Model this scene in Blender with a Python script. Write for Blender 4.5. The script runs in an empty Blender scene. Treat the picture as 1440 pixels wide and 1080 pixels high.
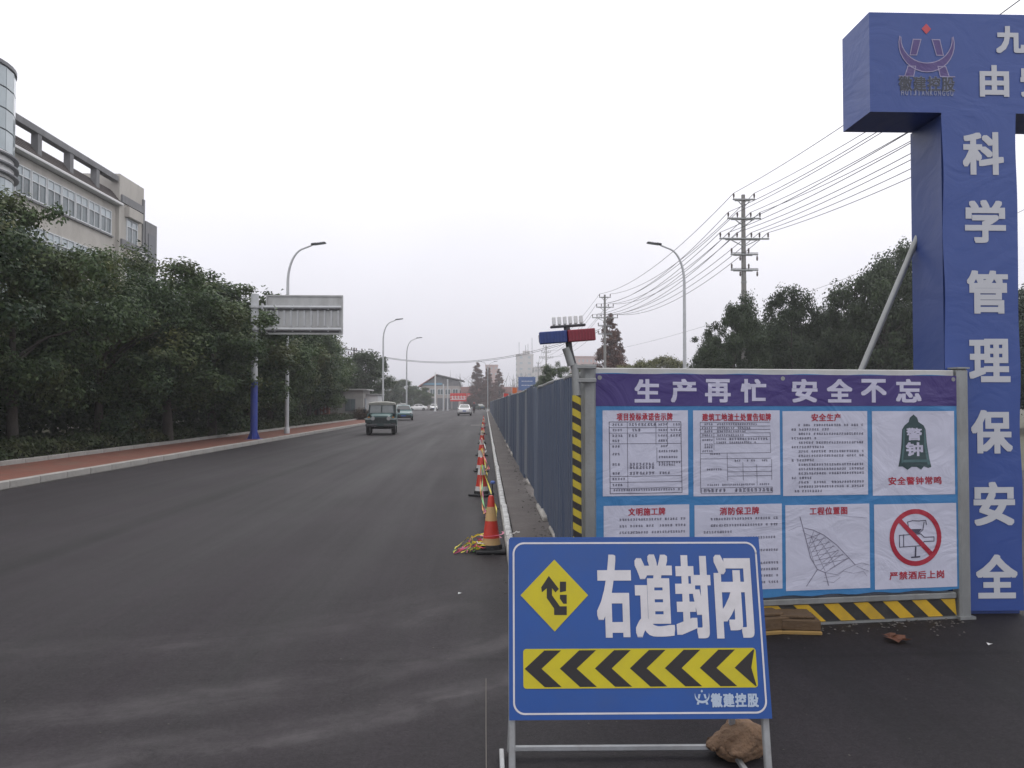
import bpy, math, random
import numpy as np
from mathutils import Vector, Matrix, noise
R = math.radians
rnd = random.Random(7)
scn = bpy.context.scene
COL = scn.collection

# ------------------------------------------------------------------ camera
FPX, CAMZ = 1084.0, 1.62
YAW, PITCH = math.atan(37 / FPX), math.atan(27 / FPX)
cd = bpy.data.cameras.new('camera')
cam = bpy.data.objects.new('camera', cd)
COL.objects.link(cam)
cd.sensor_width = 36.0
cd.lens = 36.0 * FPX / 1440.0
cd.clip_start, cd.clip_end = 0.1, 5000
cam.location = (0, 0, CAMZ)
cam.rotation_euler = (R(90) + PITCH, 0, -YAW)
scn.camera = cam
# ------------------------------------------------------------------ sky and sun (overcast)
SUN_EL, SUN_AZ = R(48), R(20)
world = bpy.data.worlds.new('World')
scn.world = world
world.use_nodes = True
nt = world.node_tree
nt.nodes.clear()
w_out = nt.nodes.new('ShaderNodeOutputWorld')
w_bg = nt.nodes.new('ShaderNodeBackground')
w_sky = nt.nodes.new('ShaderNodeTexSky')
w_sky.sky_type = 'NISHITA'
w_sky.sun_disc = False
w_sky.sun_elevation, w_sky.sun_rotation = SUN_EL, SUN_AZ
w_sky.dust_density = 4.0
w_tc = nt.nodes.new('ShaderNodeTexCoord')
w_sep = nt.nodes.new('ShaderNodeSeparateXYZ')
w_mr = nt.nodes.new('ShaderNodeMapRange')      # overcast luminance: brighter towards the zenith
w_mr.inputs[1].default_value, w_mr.inputs[2].default_value = 0.0, 0.62
w_cr = nt.nodes.new('ShaderNodeMix')
w_cr.data_type = 'RGBA'
w_cr.inputs[6].default_value = (7.3, 7.2, 8.1, 1)
w_cr.inputs[7].default_value = (14.6, 14.6, 14.9, 1)
w_mx = nt.nodes.new('ShaderNodeMix')
w_mx.data_type = 'RGBA'
w_mx.inputs[0].default_value = 0.94             # cloud cover over the clear sky
w_bg.inputs[1].default_value = 0.1
L = nt.links.new
L(w_tc.outputs['Generated'], w_sep.inputs[0])
L(w_sep.outputs[2], w_mr.inputs[0])
L(w_mr.outputs[0], w_cr.inputs[0])
L(w_sky.outputs[0], w_mx.inputs[6])
w_no = nt.nodes.new('ShaderNodeTexNoise'); w_no.inputs['Scale'].default_value = 2.2; w_no.inputs['Detail'].default_value = 4
w_nr = nt.nodes.new('ShaderNodeMapRange'); w_nr.inputs[1].default_value, w_nr.inputs[2].default_value, w_nr.inputs[3].default_value, w_nr.inputs[4].default_value = .3, .7, .95, 1.05
w_hs = nt.nodes.new('ShaderNodeHueSaturation')
L(w_tc.outputs['Generated'], w_no.inputs['Vector']); L(w_no.outputs['Fac'], w_nr.inputs[0]); L(w_nr.outputs[0], w_hs.inputs['Value'])
L(w_cr.outputs[2], w_hs.inputs['Color']); L(w_hs.outputs[0], w_mx.inputs[7])
L(w_mx.outputs[2], w_bg.inputs[0])
L(w_bg.outputs[0], w_out.inputs[0])
sd = bpy.data.lights.new('sun', 'SUN')
sd.energy, sd.angle, sd.color = 0.5, R(40), (1.0, 0.97, 0.93)
sun = bpy.data.objects.new('sun', sd)
COL.objects.link(sun)
_sd = Vector((math.sin(SUN_AZ) * math.cos(SUN_EL), math.cos(SUN_AZ) * math.cos(SUN_EL), math.sin(SUN_EL)))
sun.rotation_euler = _sd.to_track_quat('Z', 'Y').to_euler()
sun.location = (0, 0, 60)
scn.view_settings.view_transform = 'Standard'
scn.view_settings.look = 'None'
scn.view_settings.gamma = 1
scn.view_settings.exposure = 0.12
scn.cycles.max_bounces = 6
scn.cycles.diffuse_bounces = 3
scn.cycles.volume_bounces = 0
scn.cycles.transparent_max_bounces = 8

# ------------------------------------------------------------------ pixel -> world
_M = cam.rotation_euler.to_matrix()
CAMP = Vector((0, 0, CAMZ))
def ray(px, py):
    return _M @ Vector(((px - 720) / FPX, -(py - 540) / FPX, -1.0))
def at(px, py, Y):                      # point seen at a pixel, at distance Y up the road
    d = ray(px, py)
    return CAMP + d * (Y / d.y)
def gnd(px, py, z=0.0):                 # point of the ground seen at a pixel
    d = ray(px, py)
    return CAMP + d * ((z - CAMZ) / d.z)
def atx(px, py, X):                     # point seen at a pixel on the plane x = X
    d = ray(px, py)
    return CAMP + d * (X / d.x)
class Plane:
    """a flat face in the scene: origin, unit axes; uv(px, py) reads a place on it off the photograph"""
    def __init__(s, O, U, V):
        s.O, s.U, s.V = Vector(O), Vector(U).normalized(), Vector(V).normalized()
        s.N = s.U.cross(s.V)
    def uv(s, px, py):
        d = ray(px, py)
        t = (s.O - CAMP).dot(s.N) / d.dot(s.N)
        p = CAMP + d * t - s.O
        return p.dot(s.U), p.dot(s.V)
    def matrix(s):                      # local x = U, local z = V, local -y faces the viewer
        m = Matrix.Identity(4)
        y = s.V.cross(s.U)
        for i in range(3):
            m[i][0], m[i][1], m[i][2], m[i][3] = s.U[i], y[i], s.V[i], s.O[i]
        return m

# ------------------------------------------------------------------ materials
MATS = {}
def mat(name, col, rough=0.6, var=0.0, vscale=4.0, bump=0.0, bscale=30.0, metal=0.0, spec=0.5, dirt=None, coat=0.0, stretch=None, bstretch=None, trans=0.0):
    """plain colour + blotchy variation (var), relief (bump), optional dirt colour in patches"""
    if name in MATS: return MATS[name]
    m = bpy.data.materials.new(name); m.use_nodes = True
    n, l = m.node_tree.nodes, m.node_tree.links.new
    b = n['Principled BSDF']
    b.inputs['Base Color'].default_value = (*col, 1)
    b.inputs['Roughness'].default_value = rough
    b.inputs['Metallic'].default_value = metal
    b.inputs['Specular IOR Level'].default_value = spec
    b.inputs['Coat Weight'].default_value = coat
    tc = n.new('ShaderNodeTexCoord')
    src = tc.outputs['Object']
    if stretch:
        mp = n.new('ShaderNodeMapping'); mp.inputs['Scale'].default_value = stretch
        l(src, mp.inputs[0]); src1 = mp.outputs[0]
    else: src1 = src
    colsock = None
    if var > 0:
        t = n.new('ShaderNodeTexNoise'); t.inputs['Scale'].default_value = vscale; t.inputs['Detail'].default_value = 7
        t.inputs['Roughness'].default_value = 0.65
        l(src1, t.inputs['Vector'])
        mr = n.new('ShaderNodeMapRange'); mr.inputs[1].default_value, mr.inputs[2].default_value = 0.25, 0.75
        mr.inputs[3].default_value, mr.inputs[4].default_value = 1 - var, 1 + var
        l(t.outputs['Fac'], mr.inputs[0])
        hs = n.new('ShaderNodeHueSaturation'); hs.inputs['Color'].default_value = (*col, 1)
        l(mr.outputs[0], hs.inputs['Value'])
        colsock = hs.outputs[0]
        rr = n.new('ShaderNodeMapRange'); rr.inputs[3].default_value, rr.inputs[4].default_value = max(0, rough - .1), min(1, rough + .12)
        l(t.outputs['Fac'], rr.inputs[0]); l(rr.outputs[0], b.inputs['Roughness'])
    if dirt:
        dc, amt, ds = dirt
        t2 = n.new('ShaderNodeTexNoise'); t2.inputs['Scale'].default_value = ds; t2.inputs['Detail'].default_value = 9
        t2.inputs['Roughness'].default_value = 0.7
        l(src1, t2.inputs['Vector'])
        m2 = n.new('ShaderNodeMapRange'); m2.inputs[1].default_value, m2.inputs[2].default_value = 0.45, 0.8
        m2.inputs[4].default_value = amt
        l(t2.outputs['Fac'], m2.inputs[0])
        mx = n.new('ShaderNodeMix'); mx.data_type = 'RGBA'
        if colsock: l(colsock, mx.inputs[6])
        else: mx.inputs[6].default_value = (*col, 1)
        mx.inputs[7].default_value = (*dc, 1)
        l(m2.outputs[0], mx.inputs[0]); colsock = mx.outputs[2]
    if colsock: l(colsock, b.inputs['Base Color'])
    if bump > 0:
        t3 = n.new('ShaderNodeTexNoise'); t3.inputs['Scale'].default_value = bscale; t3.inputs['Detail'].default_value = 6
        if bstretch:
            mp = n.new('ShaderNodeMapping'); mp.inputs['Scale'].default_value = bstretch
            l(src, mp.inputs[0]); l(mp.outputs[0], t3.inputs['Vector'])
        else: l(src, t3.inputs['Vector'])
        bp = n.new('ShaderNodeBump'); bp.inputs['Strength'].default_value = bump; bp.inputs['Distance'].default_value = 0.02
        l(t3.outputs['Fac'], bp.inputs['Height']); l(bp.outputs[0], b.inputs['Normal'])
    MATS[name] = m
    return m
def leaf_mat(name, dark, light, warm=None, warm_amt=0.0):
    if name in MATS: return MATS[name]
    m = bpy.data.materials.new(name); m.use_nodes = True
    n, l = m.node_tree.nodes, m.node_tree.links.new
    b = n['Principled BSDF']; b.inputs['Roughness'].default_value = 0.55; b.inputs['Specular IOR Level'].default_value = 0.3
    g = n.new('ShaderNodeNewGeometry'); oi = n.new('ShaderNodeObjectInfo'); tc = n.new('ShaderNodeTexCoord')
    t = n.new('ShaderNodeTexNoise'); t.inputs['Scale'].default_value = 0.8; t.inputs['Detail'].default_value = 3
    l(tc.outputs['Object'], t.inputs['Vector'])
    ad = n.new('ShaderNodeMath'); ad.operation = 'MULTIPLY_ADD'; ad.inputs[1].default_value = 0.5
    l(g.outputs['Random Per Island'], ad.inputs[0])
    ad2 = n.new('ShaderNodeMath'); ad2.operation = 'MULTIPLY_ADD'; ad2.inputs[1].default_value = 0.35; ad2.inputs[2].default_value = -0.2
    l(oi.outputs['Random'], ad2.inputs[0])
    ad3 = n.new('ShaderNodeMath'); ad3.operation = 'ADD'
    l(t.outputs['Fac'], ad3.inputs[0]); l(ad2.outputs[0], ad3.inputs[1]); l(ad3.outputs[0], ad.inputs[2])
    mr = n.new('ShaderNodeMapRange'); mr.inputs[1].default_value, mr.inputs[2].default_value = 0.35, 1.15
    l(ad.outputs[0], mr.inputs[0])
    mx = n.new('ShaderNodeMix'); mx.data_type = 'RGBA'
    mx.inputs[6].default_value, mx.inputs[7].default_value = (*dark, 1), (*light, 1)
    l(mr.outputs[0], mx.inputs[0]); out = mx.outputs[2]
    if warm:
        t2 = n.new('ShaderNodeTexNoise'); t2.inputs['Scale'].default_value = 0.45
        l(tc.outputs['Object'], t2.inputs['Vector'])
        m2 = n.new('ShaderNodeMapRange'); m2.inputs[1].default_value, m2.inputs[2].default_value, m2.inputs[4].default_value = 0.5, 0.75, warm_amt
        l(t2.outputs['Fac'], m2.inputs[0])
        mw = n.new('ShaderNodeMix'); mw.data_type = 'RGBA'; mw.inputs[7].default_value = (*warm, 1)
        l(out, mw.inputs[6]); l(m2.outputs[0], mw.inputs[0]); out = mw.outputs[2]
    l(out, b.inputs['Base Color'])
    tr = n.new('ShaderNodeBsdfTranslucent'); l(out, tr.inputs[0])
    ms = n.new('ShaderNodeMixShader'); ms.inputs[0].default_value = 0.25
    l(b.outputs[0], ms.inputs[1]); l(tr.outputs[0], ms.inputs[2]); l(ms.outputs[0], n['Material Output'].inputs[0])
    MATS[name] = m
    return m

# ------------------------------------------------------------------ mesh builder
class MB:
    def __init__(s): s.v, s.f = [], []
    def add(s, vs, fs):
        o = len(s.v); s.v += [tuple(p) for p in vs]; s.f += [tuple(i + o for i in q) for q in fs]; return s
    def box(s, c, size, rot=None, ch=0.0):
        hx, hy, hz = size[0] / 2, size[1] / 2, size[2] / 2
        c = Vector(c)
        if ch <= 0:
            vs = [Vector((x * hx, y * hy, z * hz)) for x in (-1, 1) for y in (-1, 1) for z in (-1, 1)]
            fs = [(0, 1, 3, 2), (4, 6, 7, 5), (0, 4, 5, 1), (2, 3, 7, 6), (0, 2, 6, 4), (1, 5, 7, 3)]
        else:
            ch = min(ch, hx * .9, hy * .9, hz * .9)
            vs, idx = [], {}
            for x in (-1, 1):
                for y in (-1, 1):
                    for z in (-1, 1):
                        for a in range(3):
                            d = [hx - ch, hy - ch, hz - ch]; d[a] = (hx, hy, hz)[a]
                            idx[(x, y, z, a)] = len(vs); vs.append(Vector((x * d[0], y * d[1], z * d[2])))
            fs = []
            for a in range(3):
                b, e = (a + 1) % 3, (a + 2) % 3
                for sg in (-1, 1):
                    q = []
                    for (p, r) in ((-1, -1), (1, -1), (1, 1), (-1, 1)):
                        k = [0, 0, 0]; k[a], k[b], k[e] = sg, p, r; q.append(idx[(*k, a)])
                    fs.append(tuple(q if sg > 0 else q[::-1]))
                for sb in (-1, 1):
                    for se in (-1, 1):
                        def I(sa, ax):
                            k = [0, 0, 0]; k[a], k[b], k[e] = sa, sb, se; return idx[(*k, ax)]
                        q = [I(-1, b), I(1, b), I(1, e), I(-1, e)]
                        fs.append(tuple(q if sb * se < 0 else q[::-1]))
            for x in (-1, 1):
                for y in (-1, 1):
                    for z in (-1, 1):
                        q = [idx[(x, y, z, a)] for a in range(3)]
                        fs.append(tuple(q if x * y * z > 0 else q[::-1]))
        if rot is not None: vs = [rot @ p for p in vs]
        return s.add([p + c for p in vs], fs)
    def bar(s, a, b, w, d=None, up=(0, 0, 1), ch=0.0):     # rectangular bar from a to b
        a, b = Vector(a), Vector(b); d = d or w
        z = (b - a); ln = z.length; z.normalize()
        x = Vector(up).cross(z)
        if x.length < 1e-4: x = Vector((1, 0, 0)).cross(z)
        x.normalize(); y = z.cross(x)
        m = Matrix((x, y, z)).transposed()
        return s.box((a + b) / 2, (w, d, ln), m, ch)
    def tube(s, pts, r, n=8, cap=True):
        pts = [Vector(p) for p in pts]
        rs = r if isinstance(r, (list, tuple)) else [r] * len(pts)
        base = len(s.v); px = None
        for i, p in enumerate(pts):
            t = (pts[min(i + 1, len(pts) - 1)] - pts[max(i - 1, 0)])
            if t.length < 1e-9: t = Vector((0, 0, 1))
            t.normalize()
            if px is None:
                px = t.cross(Vector((0, 0, 1)))
                if px.length < 1e-3: px = t.cross(Vector((0, 1, 0)))
            px = (px - t * px.dot(t)).normalized(); py = t.cross(px)
            for k in range(n):
                a = 2 * math.pi * k / n
                s.v.append(tuple(p + (px * math.cos(a) + py * math.sin(a)) * rs[i]))
        for i in range(len(pts) - 1):
            for k in range(n):
                a, b = base + i * n + k, base + i * n + (k + 1) % n
                s.f.append((a, a + n, b + n, b))
        if cap:
            s.f.append(tuple(base + k for k in range(n)))
            s.f.append(tuple(base + (len(pts) - 1) * n + k for k in range(n))[::-1])
        return s
    def lathe(s, prof, n=16, c=(0, 0, 0), axis='z'):
        base = len(s.v); c = Vector(c)
        for (r, z) in prof:
            for k in range(n):
                a = 2 * math.pi * k / n
                p = Vector((r * math.cos(a), r * math.sin(a), z))
                if axis == 'x': p = Vector((p.z, p.x, p.y))
                if axis == 'y': p = Vector((p.y, p.z, p.x))
                s.v.append(tuple(p + c))
        for i in range(len(prof) - 1):
            for k in range(n):
                a, b = base + i * n + k, base + i * n + (k + 1) % n
                s.f.append((a, b, b + n, a + n))
        s.f.append(tuple(base + k for k in range(n))[::-1])
        s.f.append(tuple(base + (len(prof) - 1) * n + k for k in range(n)))
        return s
    def poly(s, pts, off=0.0):           # flat polygon in a plane: (u, v) -> (u, -off, v)
        return s.add([(u, -off, v) for u, v in pts], [tuple(range(len(pts)))])
    def line(s, pts, w, off=0.0):        # flat printed line
        for i in range(len(pts) - 1):
            (a, b), (c, d) = pts[i], pts[i + 1]
            dx, dy = c - a, d - b; ln = math.hypot(dx, dy) or 1e-6
            nx, ny = -dy / ln * w / 2, dx / ln * w / 2
            ex, ey = dx / ln * w / 2, dy / ln * w / 2
            o = off + (i % 7) * 0.00004
            s.poly([(a - ex + nx, b - ey + ny), (a - ex - nx, b - ey - ny), (c + ex - nx, d + ey - ny), (c + ex + nx, d + ey + ny)], o)
        return s
    def prism(s, pts, y0, y1):           # (x, z) outline pulled from y0 to y1
        n = len(pts)
        return s.add([(x, y0, z) for x, z in pts] + [(x, y1, z) for x, z in pts],
                     [tuple(range(n)), tuple(range(2 * n - 1, n - 1, -1))] + [(i, i + n, (i + 1) % n + n, (i + 1) % n) for i in range(n)])
    def prism_x(s, pts, x0, x1):         # (y, z) outline pulled from x0 to x1
        n = len(pts)
        return s.add([(x0, y, z) for y, z in pts] + [(x1, y, z) for y, z in pts],
                     [tuple(range(n))[::-1], tuple(range(n, 2 * n))] + [((i + 1) % n, (i + 1) % n + n, i + n, i) for i in range(n)])
    def mesh(s, name, m, smooth=None):
        me = bpy.data.meshes.new(name); me.from_pydata(s.v, [], s.f)
        for x in (m if isinstance(m, (list, tuple)) else [m]): me.materials.append(x)
        if smooth:
            me.polygons.foreach_set('use_smooth', [True] * len(me.polygons))
            me.set_sharp_from_angle(angle=R(smooth))
        me.update(); return me
    def build(s, name, m, parent=None, smooth=None):
        return obj(name, s.mesh(name, m, smooth), parent)
def obj(name, me, parent=None, loc=None, rz=None):
    o = bpy.data.objects.new(name, me); COL.objects.link(o)
    if parent: o.parent = parent
    if loc is not None: o.location = loc
    if rz is not None: o.rotation_euler = (0, 0, rz)
    return o
def tag(o, label, cat, group=None, kind=None):
    o['label'] = label; o['category'] = cat
    if group: o['group'] = group
    if kind: o['kind'] = kind
    return o
def thing(name, label, cat, loc=(0, 0, 0), rz=0.0, group=None):
    o = bpy.data.objects.new(name, None); COL.objects.link(o)
    o.empty_display_size = 0.2; o.location = loc; o.rotation_euler = (0, 0, rz)
    return tag(o, label, cat, group)
def struct(o, label=None):
    o['kind'] = 'structure'
    if label: o['label'] = label; o['category'] = label.split()[-1]
    return o
def copy_tree(o, parent=None):
    c = o.copy(); COL.objects.link(c); c.parent = parent
    for ch in o.children: copy_tree(ch, c)
    return c

# ------------------------------------------------------------------ lettering
_glyph = {}
def glyph(ch):
    if ch not in _glyph:
        c = bpy.data.curves.new('g', 'FONT'); c.body = ch; c.size = 1.0; c.resolution_u = 3
        o = bpy.data.objects.new('g', c); COL.objects.link(o)
        bpy.context.view_layer.update()
        me = bpy.data.meshes.new_from_object(o.evaluated_get(bpy.context.evaluated_depsgraph_get()))
        vs = [(v.co.x, v.co.y) for v in me.vertices]; fs = [tuple(p.vertices) for p in me.polygons]
        bpy.data.objects.remove(o); bpy.data.curves.remove(c); bpy.data.meshes.remove(me)
        _glyph[ch] = (vs, fs)
    return _glyph[ch]
def put_char(mb, ch, cu, cv, w, h, bold=(0, 0), off=0.002, fit=True, dense=False):
    """one character centred at (cu, cv), w x h large; bold widens the strokes by layering shifted copies a hair apart"""
    vs, fs = glyph(ch)
    if not vs: return
    if fit:
        x0, x1 = min(p[0] for p in vs), max(p[0] for p in vs); y0, y1 = min(p[1] for p in vs), max(p[1] for p in vs)
    else: x0, x1, y0, y1 = 0.04, 0.96, -0.08, 0.84
    bx, by = bold
    sx, sy = (w - 2 * bx) / max(x1 - x0, 1e-3), (h - 2 * by) / max(y1 - y0, 1e-3)
    dirs = [(0, 0)]
    if dense: dirs = [(i / 2, j / 2) for i in range(-2, 3) for j in range(-2, 3)]
    elif bx or by: dirs += [(1, 0), (-1, 0), (0, 1), (0, -1), (1, 1), (-1, 1), (1, -1), (-1, -1)]
    for k, (dx, dy) in enumerate(dirs):
        mb.add([(cu + (x - (x0 + x1) / 2) * sx + dx * bx, -(off + k * (0.00003 if dense else 0.00006)), cv + (y - (y0 + y1) / 2) * sy + dy * by) for x, y in vs], fs)
def put_line(mb, txt, u0, u1, cv, h, bold=(0, 0), off=0.002, fit=False):
    n = len(txt); p = (u1 - u0) / n
    for i, ch in enumerate(txt):
        put_char(mb, ch, u0 + p * (i + .5), cv, p * .92, h, bold, off, fit)
def small_print(mb, u0, u1, v, h, off, r, indent=0.0, fill=0.95):
    """a line of print too small to read: a row of broken specks"""
    u = u0 + indent
    end = u0 + (u1 - u0) * fill
    while u < end:
        w = h * r.uniform(.75, 1.0)
        if r.random() < .93:
            for k in range(3):
                hh = h * r.uniform(.12, .2); vv = v + (k - 1) * h * .33
                ww = w * r.uniform(.5, .95); uu = u + (w - ww) * r.random()
                mb.poly([(uu, vv - hh / 2), (uu + ww, vv - hh / 2), (uu + ww, vv + hh / 2), (uu, vv + hh / 2)], off)
            x = u + w * r.uniform(.25, .75)
            mb.poly([(x - h * .06, v - h * .45), (x + h * .06, v - h * .45), (x + h * .06, v + h * .45), (x - h * .06, v + h * .45)], off + .00005)
        u += h * 1.08
def rrect(u0, v0, u1, v1, r, n=5):
    pts = []
    for cx, cy, a0 in ((u1 - r, v1 - r, 0), (u0 + r, v1 - r, 90), (u0 + r, v0 + r, 180), (u1 - r, v0 + r, 270)):
        for i in range(n + 1):
            a = R(a0 + 90 * i / n); pts.append((cx + r * math.cos(a), cy + r * math.sin(a)))
    return pts

# ================================================================== THE SETTING
def road_material():
    m = bpy.data.materials.new('asphalt'); m.use_nodes = True
    n, l = m.node_tree.nodes, m.node_tree.links.new
    b = n['Principled BSDF']
    tc = n.new('ShaderNodeTexCoord'); P = tc.outputs['Object']
    def mth(op, a, b_=None, c=None):
        x = n.new('ShaderNodeMath'); x.operation = op
        for i, q in enumerate((a, b_, c)):
            if q is None: continue
            if isinstance(q, (int, float)): x.inputs[i].default_value = q
            else: l(q, x.inputs[i])
        return x.outputs[0]
    def tex(scale, detail=5, stretch=None, rough=.6):
        t = n.new('ShaderNodeTexNoise'); t.inputs['Scale'].default_value = scale; t.inputs['Detail'].default_value = detail; t.inputs['Roughness'].default_value = rough
        if stretch:
            mp = n.new('ShaderNodeMapping'); mp.inputs['Scale'].default_value = stretch; l(P, mp.inputs[0]); l(mp.outputs[0], t.inputs['Vector'])
        else: l(P, t.inputs['Vector'])
        return t.outputs['Fac']
    def rng(x, a, b_, c=0.0, d=1.0):
        r = n.new('ShaderNodeMapRange'); r.inputs[1].default_value, r.inputs[2].default_value, r.inputs[3].default_value, r.inputs[4].default_value = a, b_, c, d
        l(x, r.inputs[0]); return r.outputs[0]
    sp = n.new('ShaderNodeSeparateXYZ'); l(P, sp.inputs[0]); X, Y = sp.outputs[0], sp.outputs[1]
    big = tex(0.35, 6); streak = tex(1.0, 5, (1.1, 0.035, 1)); streak2 = tex(1.0, 5, (4.5, 0.10, 1)); fine = tex(110, 4, None, .85); mid = tex(9, 8, None, .75)
    wob = mth('MULTIPLY', mth('SUBTRACT', tex(0.8, 4), .5), .5)
    # dusty curved wheel tracks of lorries turning out of the site gate
    dx = mth('ADD', X, 3.2); dy = mth('SUBTRACT', Y, 8.6)
    rad = mth('ADD', mth('SQRT', mth('ADD', mth('MULTIPLY', dx, dx), mth('MULTIPLY', dy, dy))), wob)
    def band(x, c, w): return rng(mth('ABSOLUTE', mth('SUBTRACT', x, c)), 0.0, w, 1.0, 0.0)
    tr = mth('MAXIMUM', mth('MAXIMUM', band(rad, 4.62, .28), band(rad, 5.25, .3)), mth('MULTIPLY', band(rad, 3.5, .35), .6))
    near = rng(Y, 6.2, 8.0, 1.0, 0.0)
    ang = mth('ARCTAN2', dy, dx)
    cv = n.new('ShaderNodeCombineXYZ'); l(mth('MULTIPLY', rad, 3.2), cv.inputs[0]); l(mth('MULTIPLY', ang, 1.6), cv.inputs[1])
    tn = n.new('ShaderNodeTexNoise'); tn.inputs['Scale'].default_value = 1.4; tn.inputs['Detail'].default_value = 8; tn.inputs['Roughness'].default_value = .62; l(cv.outputs[0], tn.inputs['Vector'])
    patchy = mth('MULTIPLY', rng(tn.outputs['Fac'], .32, .74), rng(tex(1.5, 6, None, .7), .36, .60))
    tr = mth('MULTIPLY', mth('MULTIPLY', tr, near), patchy)
    # pale dusty spill beside the first cone
    sx, sy = mth('DIVIDE', mth('ADD', X, .42), .5), mth('DIVIDE', mth('SUBTRACT', Y, 6.0), .55)
    spill = mth('MULTIPLY', rng(mth('ADD', mth('MULTIPLY', sx, sx), mth('MULTIPLY', sy, sy)), 0.0, 1.0, 1.0, 0.0), patchy)
    # long dark paving joint and polished wheel lanes up the road
    joint = mth('MULTIPLY', band(mth('ADD', X, mth('MULTIPLY', wob, .3)), -4.68, .26), .6)
    joint2 = mth('MULTIPLY', band(mth('ADD', X, mth('MULTIPLY', wob, .3)), -2.5, .12), .08)
    cross = mth('MULTIPLY', mth('MULTIPLY', band(mth('ADD', Y, mth('MULTIPLY', wob, .25)), 4.92, .045), .45), rng(X, -1.6, -.9))
    val = mth('ADD', rng(big, .3, .7, .62, 1.30), rng(streak, .3, .7, -.32, .36))
    val = mth('ADD', val, rng(streak2, .35, .7, -.12, .16))
    val = mth('ADD', val, rng(mid, .3, .7, -.26, .26))
    val = mth('ADD', val, rng(fine, .36, .64, -.45, .5))
    val = mth('ADD', val, rng(tex(38, 4, None, .8), .36, .64, -.42, .42))
    val = mth('SUBTRACT', mth('SUBTRACT', mth('SUBTRACT', val, joint), joint2), cross)
    fresh = mth('MULTIPLY', rng(mth('ADD', X, mth('MULTIPLY', wob, .4)), .0, .5), rng(Y, 7.0, 7.5, 1.0, 0.0))   # newer, blacker surfacing by the gate
    val = mth('SUBTRACT', val, mth('MULTIPLY', fresh, .22))
    val = mth('MAXIMUM', val, .25)
    hs = n.new('ShaderNodeHueSaturation'); hs.inputs['Color'].default_value = (.0165, .0132, .0162, 1); l(val, hs.inputs['Value'])
    mx = n.new('ShaderNodeMix'); mx.data_type = 'RGBA'; mx.inputs[7].default_value = (.088, .080, .084, 1)
    l(hs.outputs[0], mx.inputs[6]); l(mth('MULTIPLY', mth('MAXIMUM', mth('MULTIPLY', tr, .95), mth('MULTIPLY', spill, .7)), 1.0), mx.inputs[0])
    l(mx.outputs[2], b.inputs['Base Color'])
    l(rng(streak, .3, .7, .60, .8), b.inputs['Roughness']); b.inputs['Specular IOR Level'].default_value = .27
    bp = n.new('ShaderNodeBump'); bp.inputs['Strength'].default_value = .5; bp.inputs['Distance'].default_value = .006
    l(fine, bp.inputs['Height']); l(bp.outputs[0], b.inputs['Normal'])
    return m
def sheet(name, x0, x1, y0, y1, z, m, label):
    o = MB().add([(x0, y0, z), (x1, y0, z), (x1, y1, z), (x0, y1, z)], [(0, 1, 2, 3)]).build(name, m)
    return struct(o, label)
m_soil = mat('soil', (.075, .068, .045), .9, .4, .8, .6, 12, dirt=((.05, .07, .03), .8, 1.5))
sheet('ground', -900, 900, -60, 1500, -0.03, m_soil, 'bare soil and rough grass ground')
asphalt = road_material()
sheet('road', -9.0, 13.0, -12, 214, 0.0, asphalt, 'dark grey asphalt road')
sheet('cross_road', -120, 120, 214, 232, 0.0, asphalt, 'distant crossing asphalt road')

sheet('forecourt', -17.0, -9.0, 73.0, 214, -.002, asphalt, 'asphalt forecourt left of the road')
# left footway: red pavers between two kerbs
def paver_material():
    m = bpy.data.materials.new('red_paver'); m.use_nodes = True
    n, l = m.node_tree.nodes, m.node_tree.links.new
    b = n['Principled BSDF']; b.inputs['Roughness'].default_value = .85
    tc = n.new('ShaderNodeTexCoord')
    br = n.new('ShaderNodeTexBrick'); br.inputs['Scale'].default_value = 1.0
    br.inputs['Color1'].default_value = (.215, .070, .043, 1); br.inputs['Color2'].default_value = (.155, .053, .036, 1); br.inputs['Mortar'].default_value = (.10, .06, .045, 1)
    br.inputs['Brick Width'].default_value, br.inputs['Row Height'].default_value, br.inputs['Mortar Size'].default_value = .2, .1, .006
    l(tc.outputs['Object'], br.inputs['Vector'])
    t = n.new('ShaderNodeTexNoise'); t.inputs['Scale'].default_value = 1.2; t.inputs['Detail'].default_value = 8
    l(tc.outputs['Object'], t.inputs['Vector'])
    mr = n.new('ShaderNodeMapRange'); mr.inputs[1].default_value, mr.inputs[2].default_value, mr.inputs[4].default_value = .5, .8, .7
    l(t.outputs['Fac'], mr.inputs[0])
    mx = n.new('ShaderNodeMix'); mx.data_type = 'RGBA'; mx.inputs[7].default_value = (.13, .10, .075, 1)
    l(br.outputs['Color'], mx.inputs[6]); l(mr.outputs[0], mx.inputs[0]); l(mx.outputs[2], b.inputs['Base Color'])
    return m
XK = -9.0
def footway():
    y0, y1 = 2.0, 73.0
    struct(MB().box((XK - 1.42, (y0 + y1) / 2, .045), (2.42, y1 - y0, .13)).build('footpath', paver_material()), 'red paver footpath')
    conc = mat('kerb_concrete', (.34, .325, .31), .85, .25, 3, .5, 40, dirt=((.16, .15, .13), .7, 2.0))
    for nm, x, w, h, lab in (('kerb', XK - .11, .16, .15, 'pale concrete kerb'), ('edging_kerb', XK - 2.72, .12, .22, 'inner concrete edging kerb')):
        base = struct(MB().box((x, (y0 + y1) / 2, -.01), (w * .8, y1 - y0, .1)).build(nm, conc), lab)
        me = MB().box((0, 0, 0), (w, .985, h), ch=.012).mesh('kerb_stone', conc)
        for i in range(71):
            o = obj('kerb_stone', me, base, (x + rnd.uniform(-.006, .006), y0 + .5 + i, h / 2 + rnd.uniform(-.006, .004)), rnd.uniform(-.006, .006))
footway()

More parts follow.
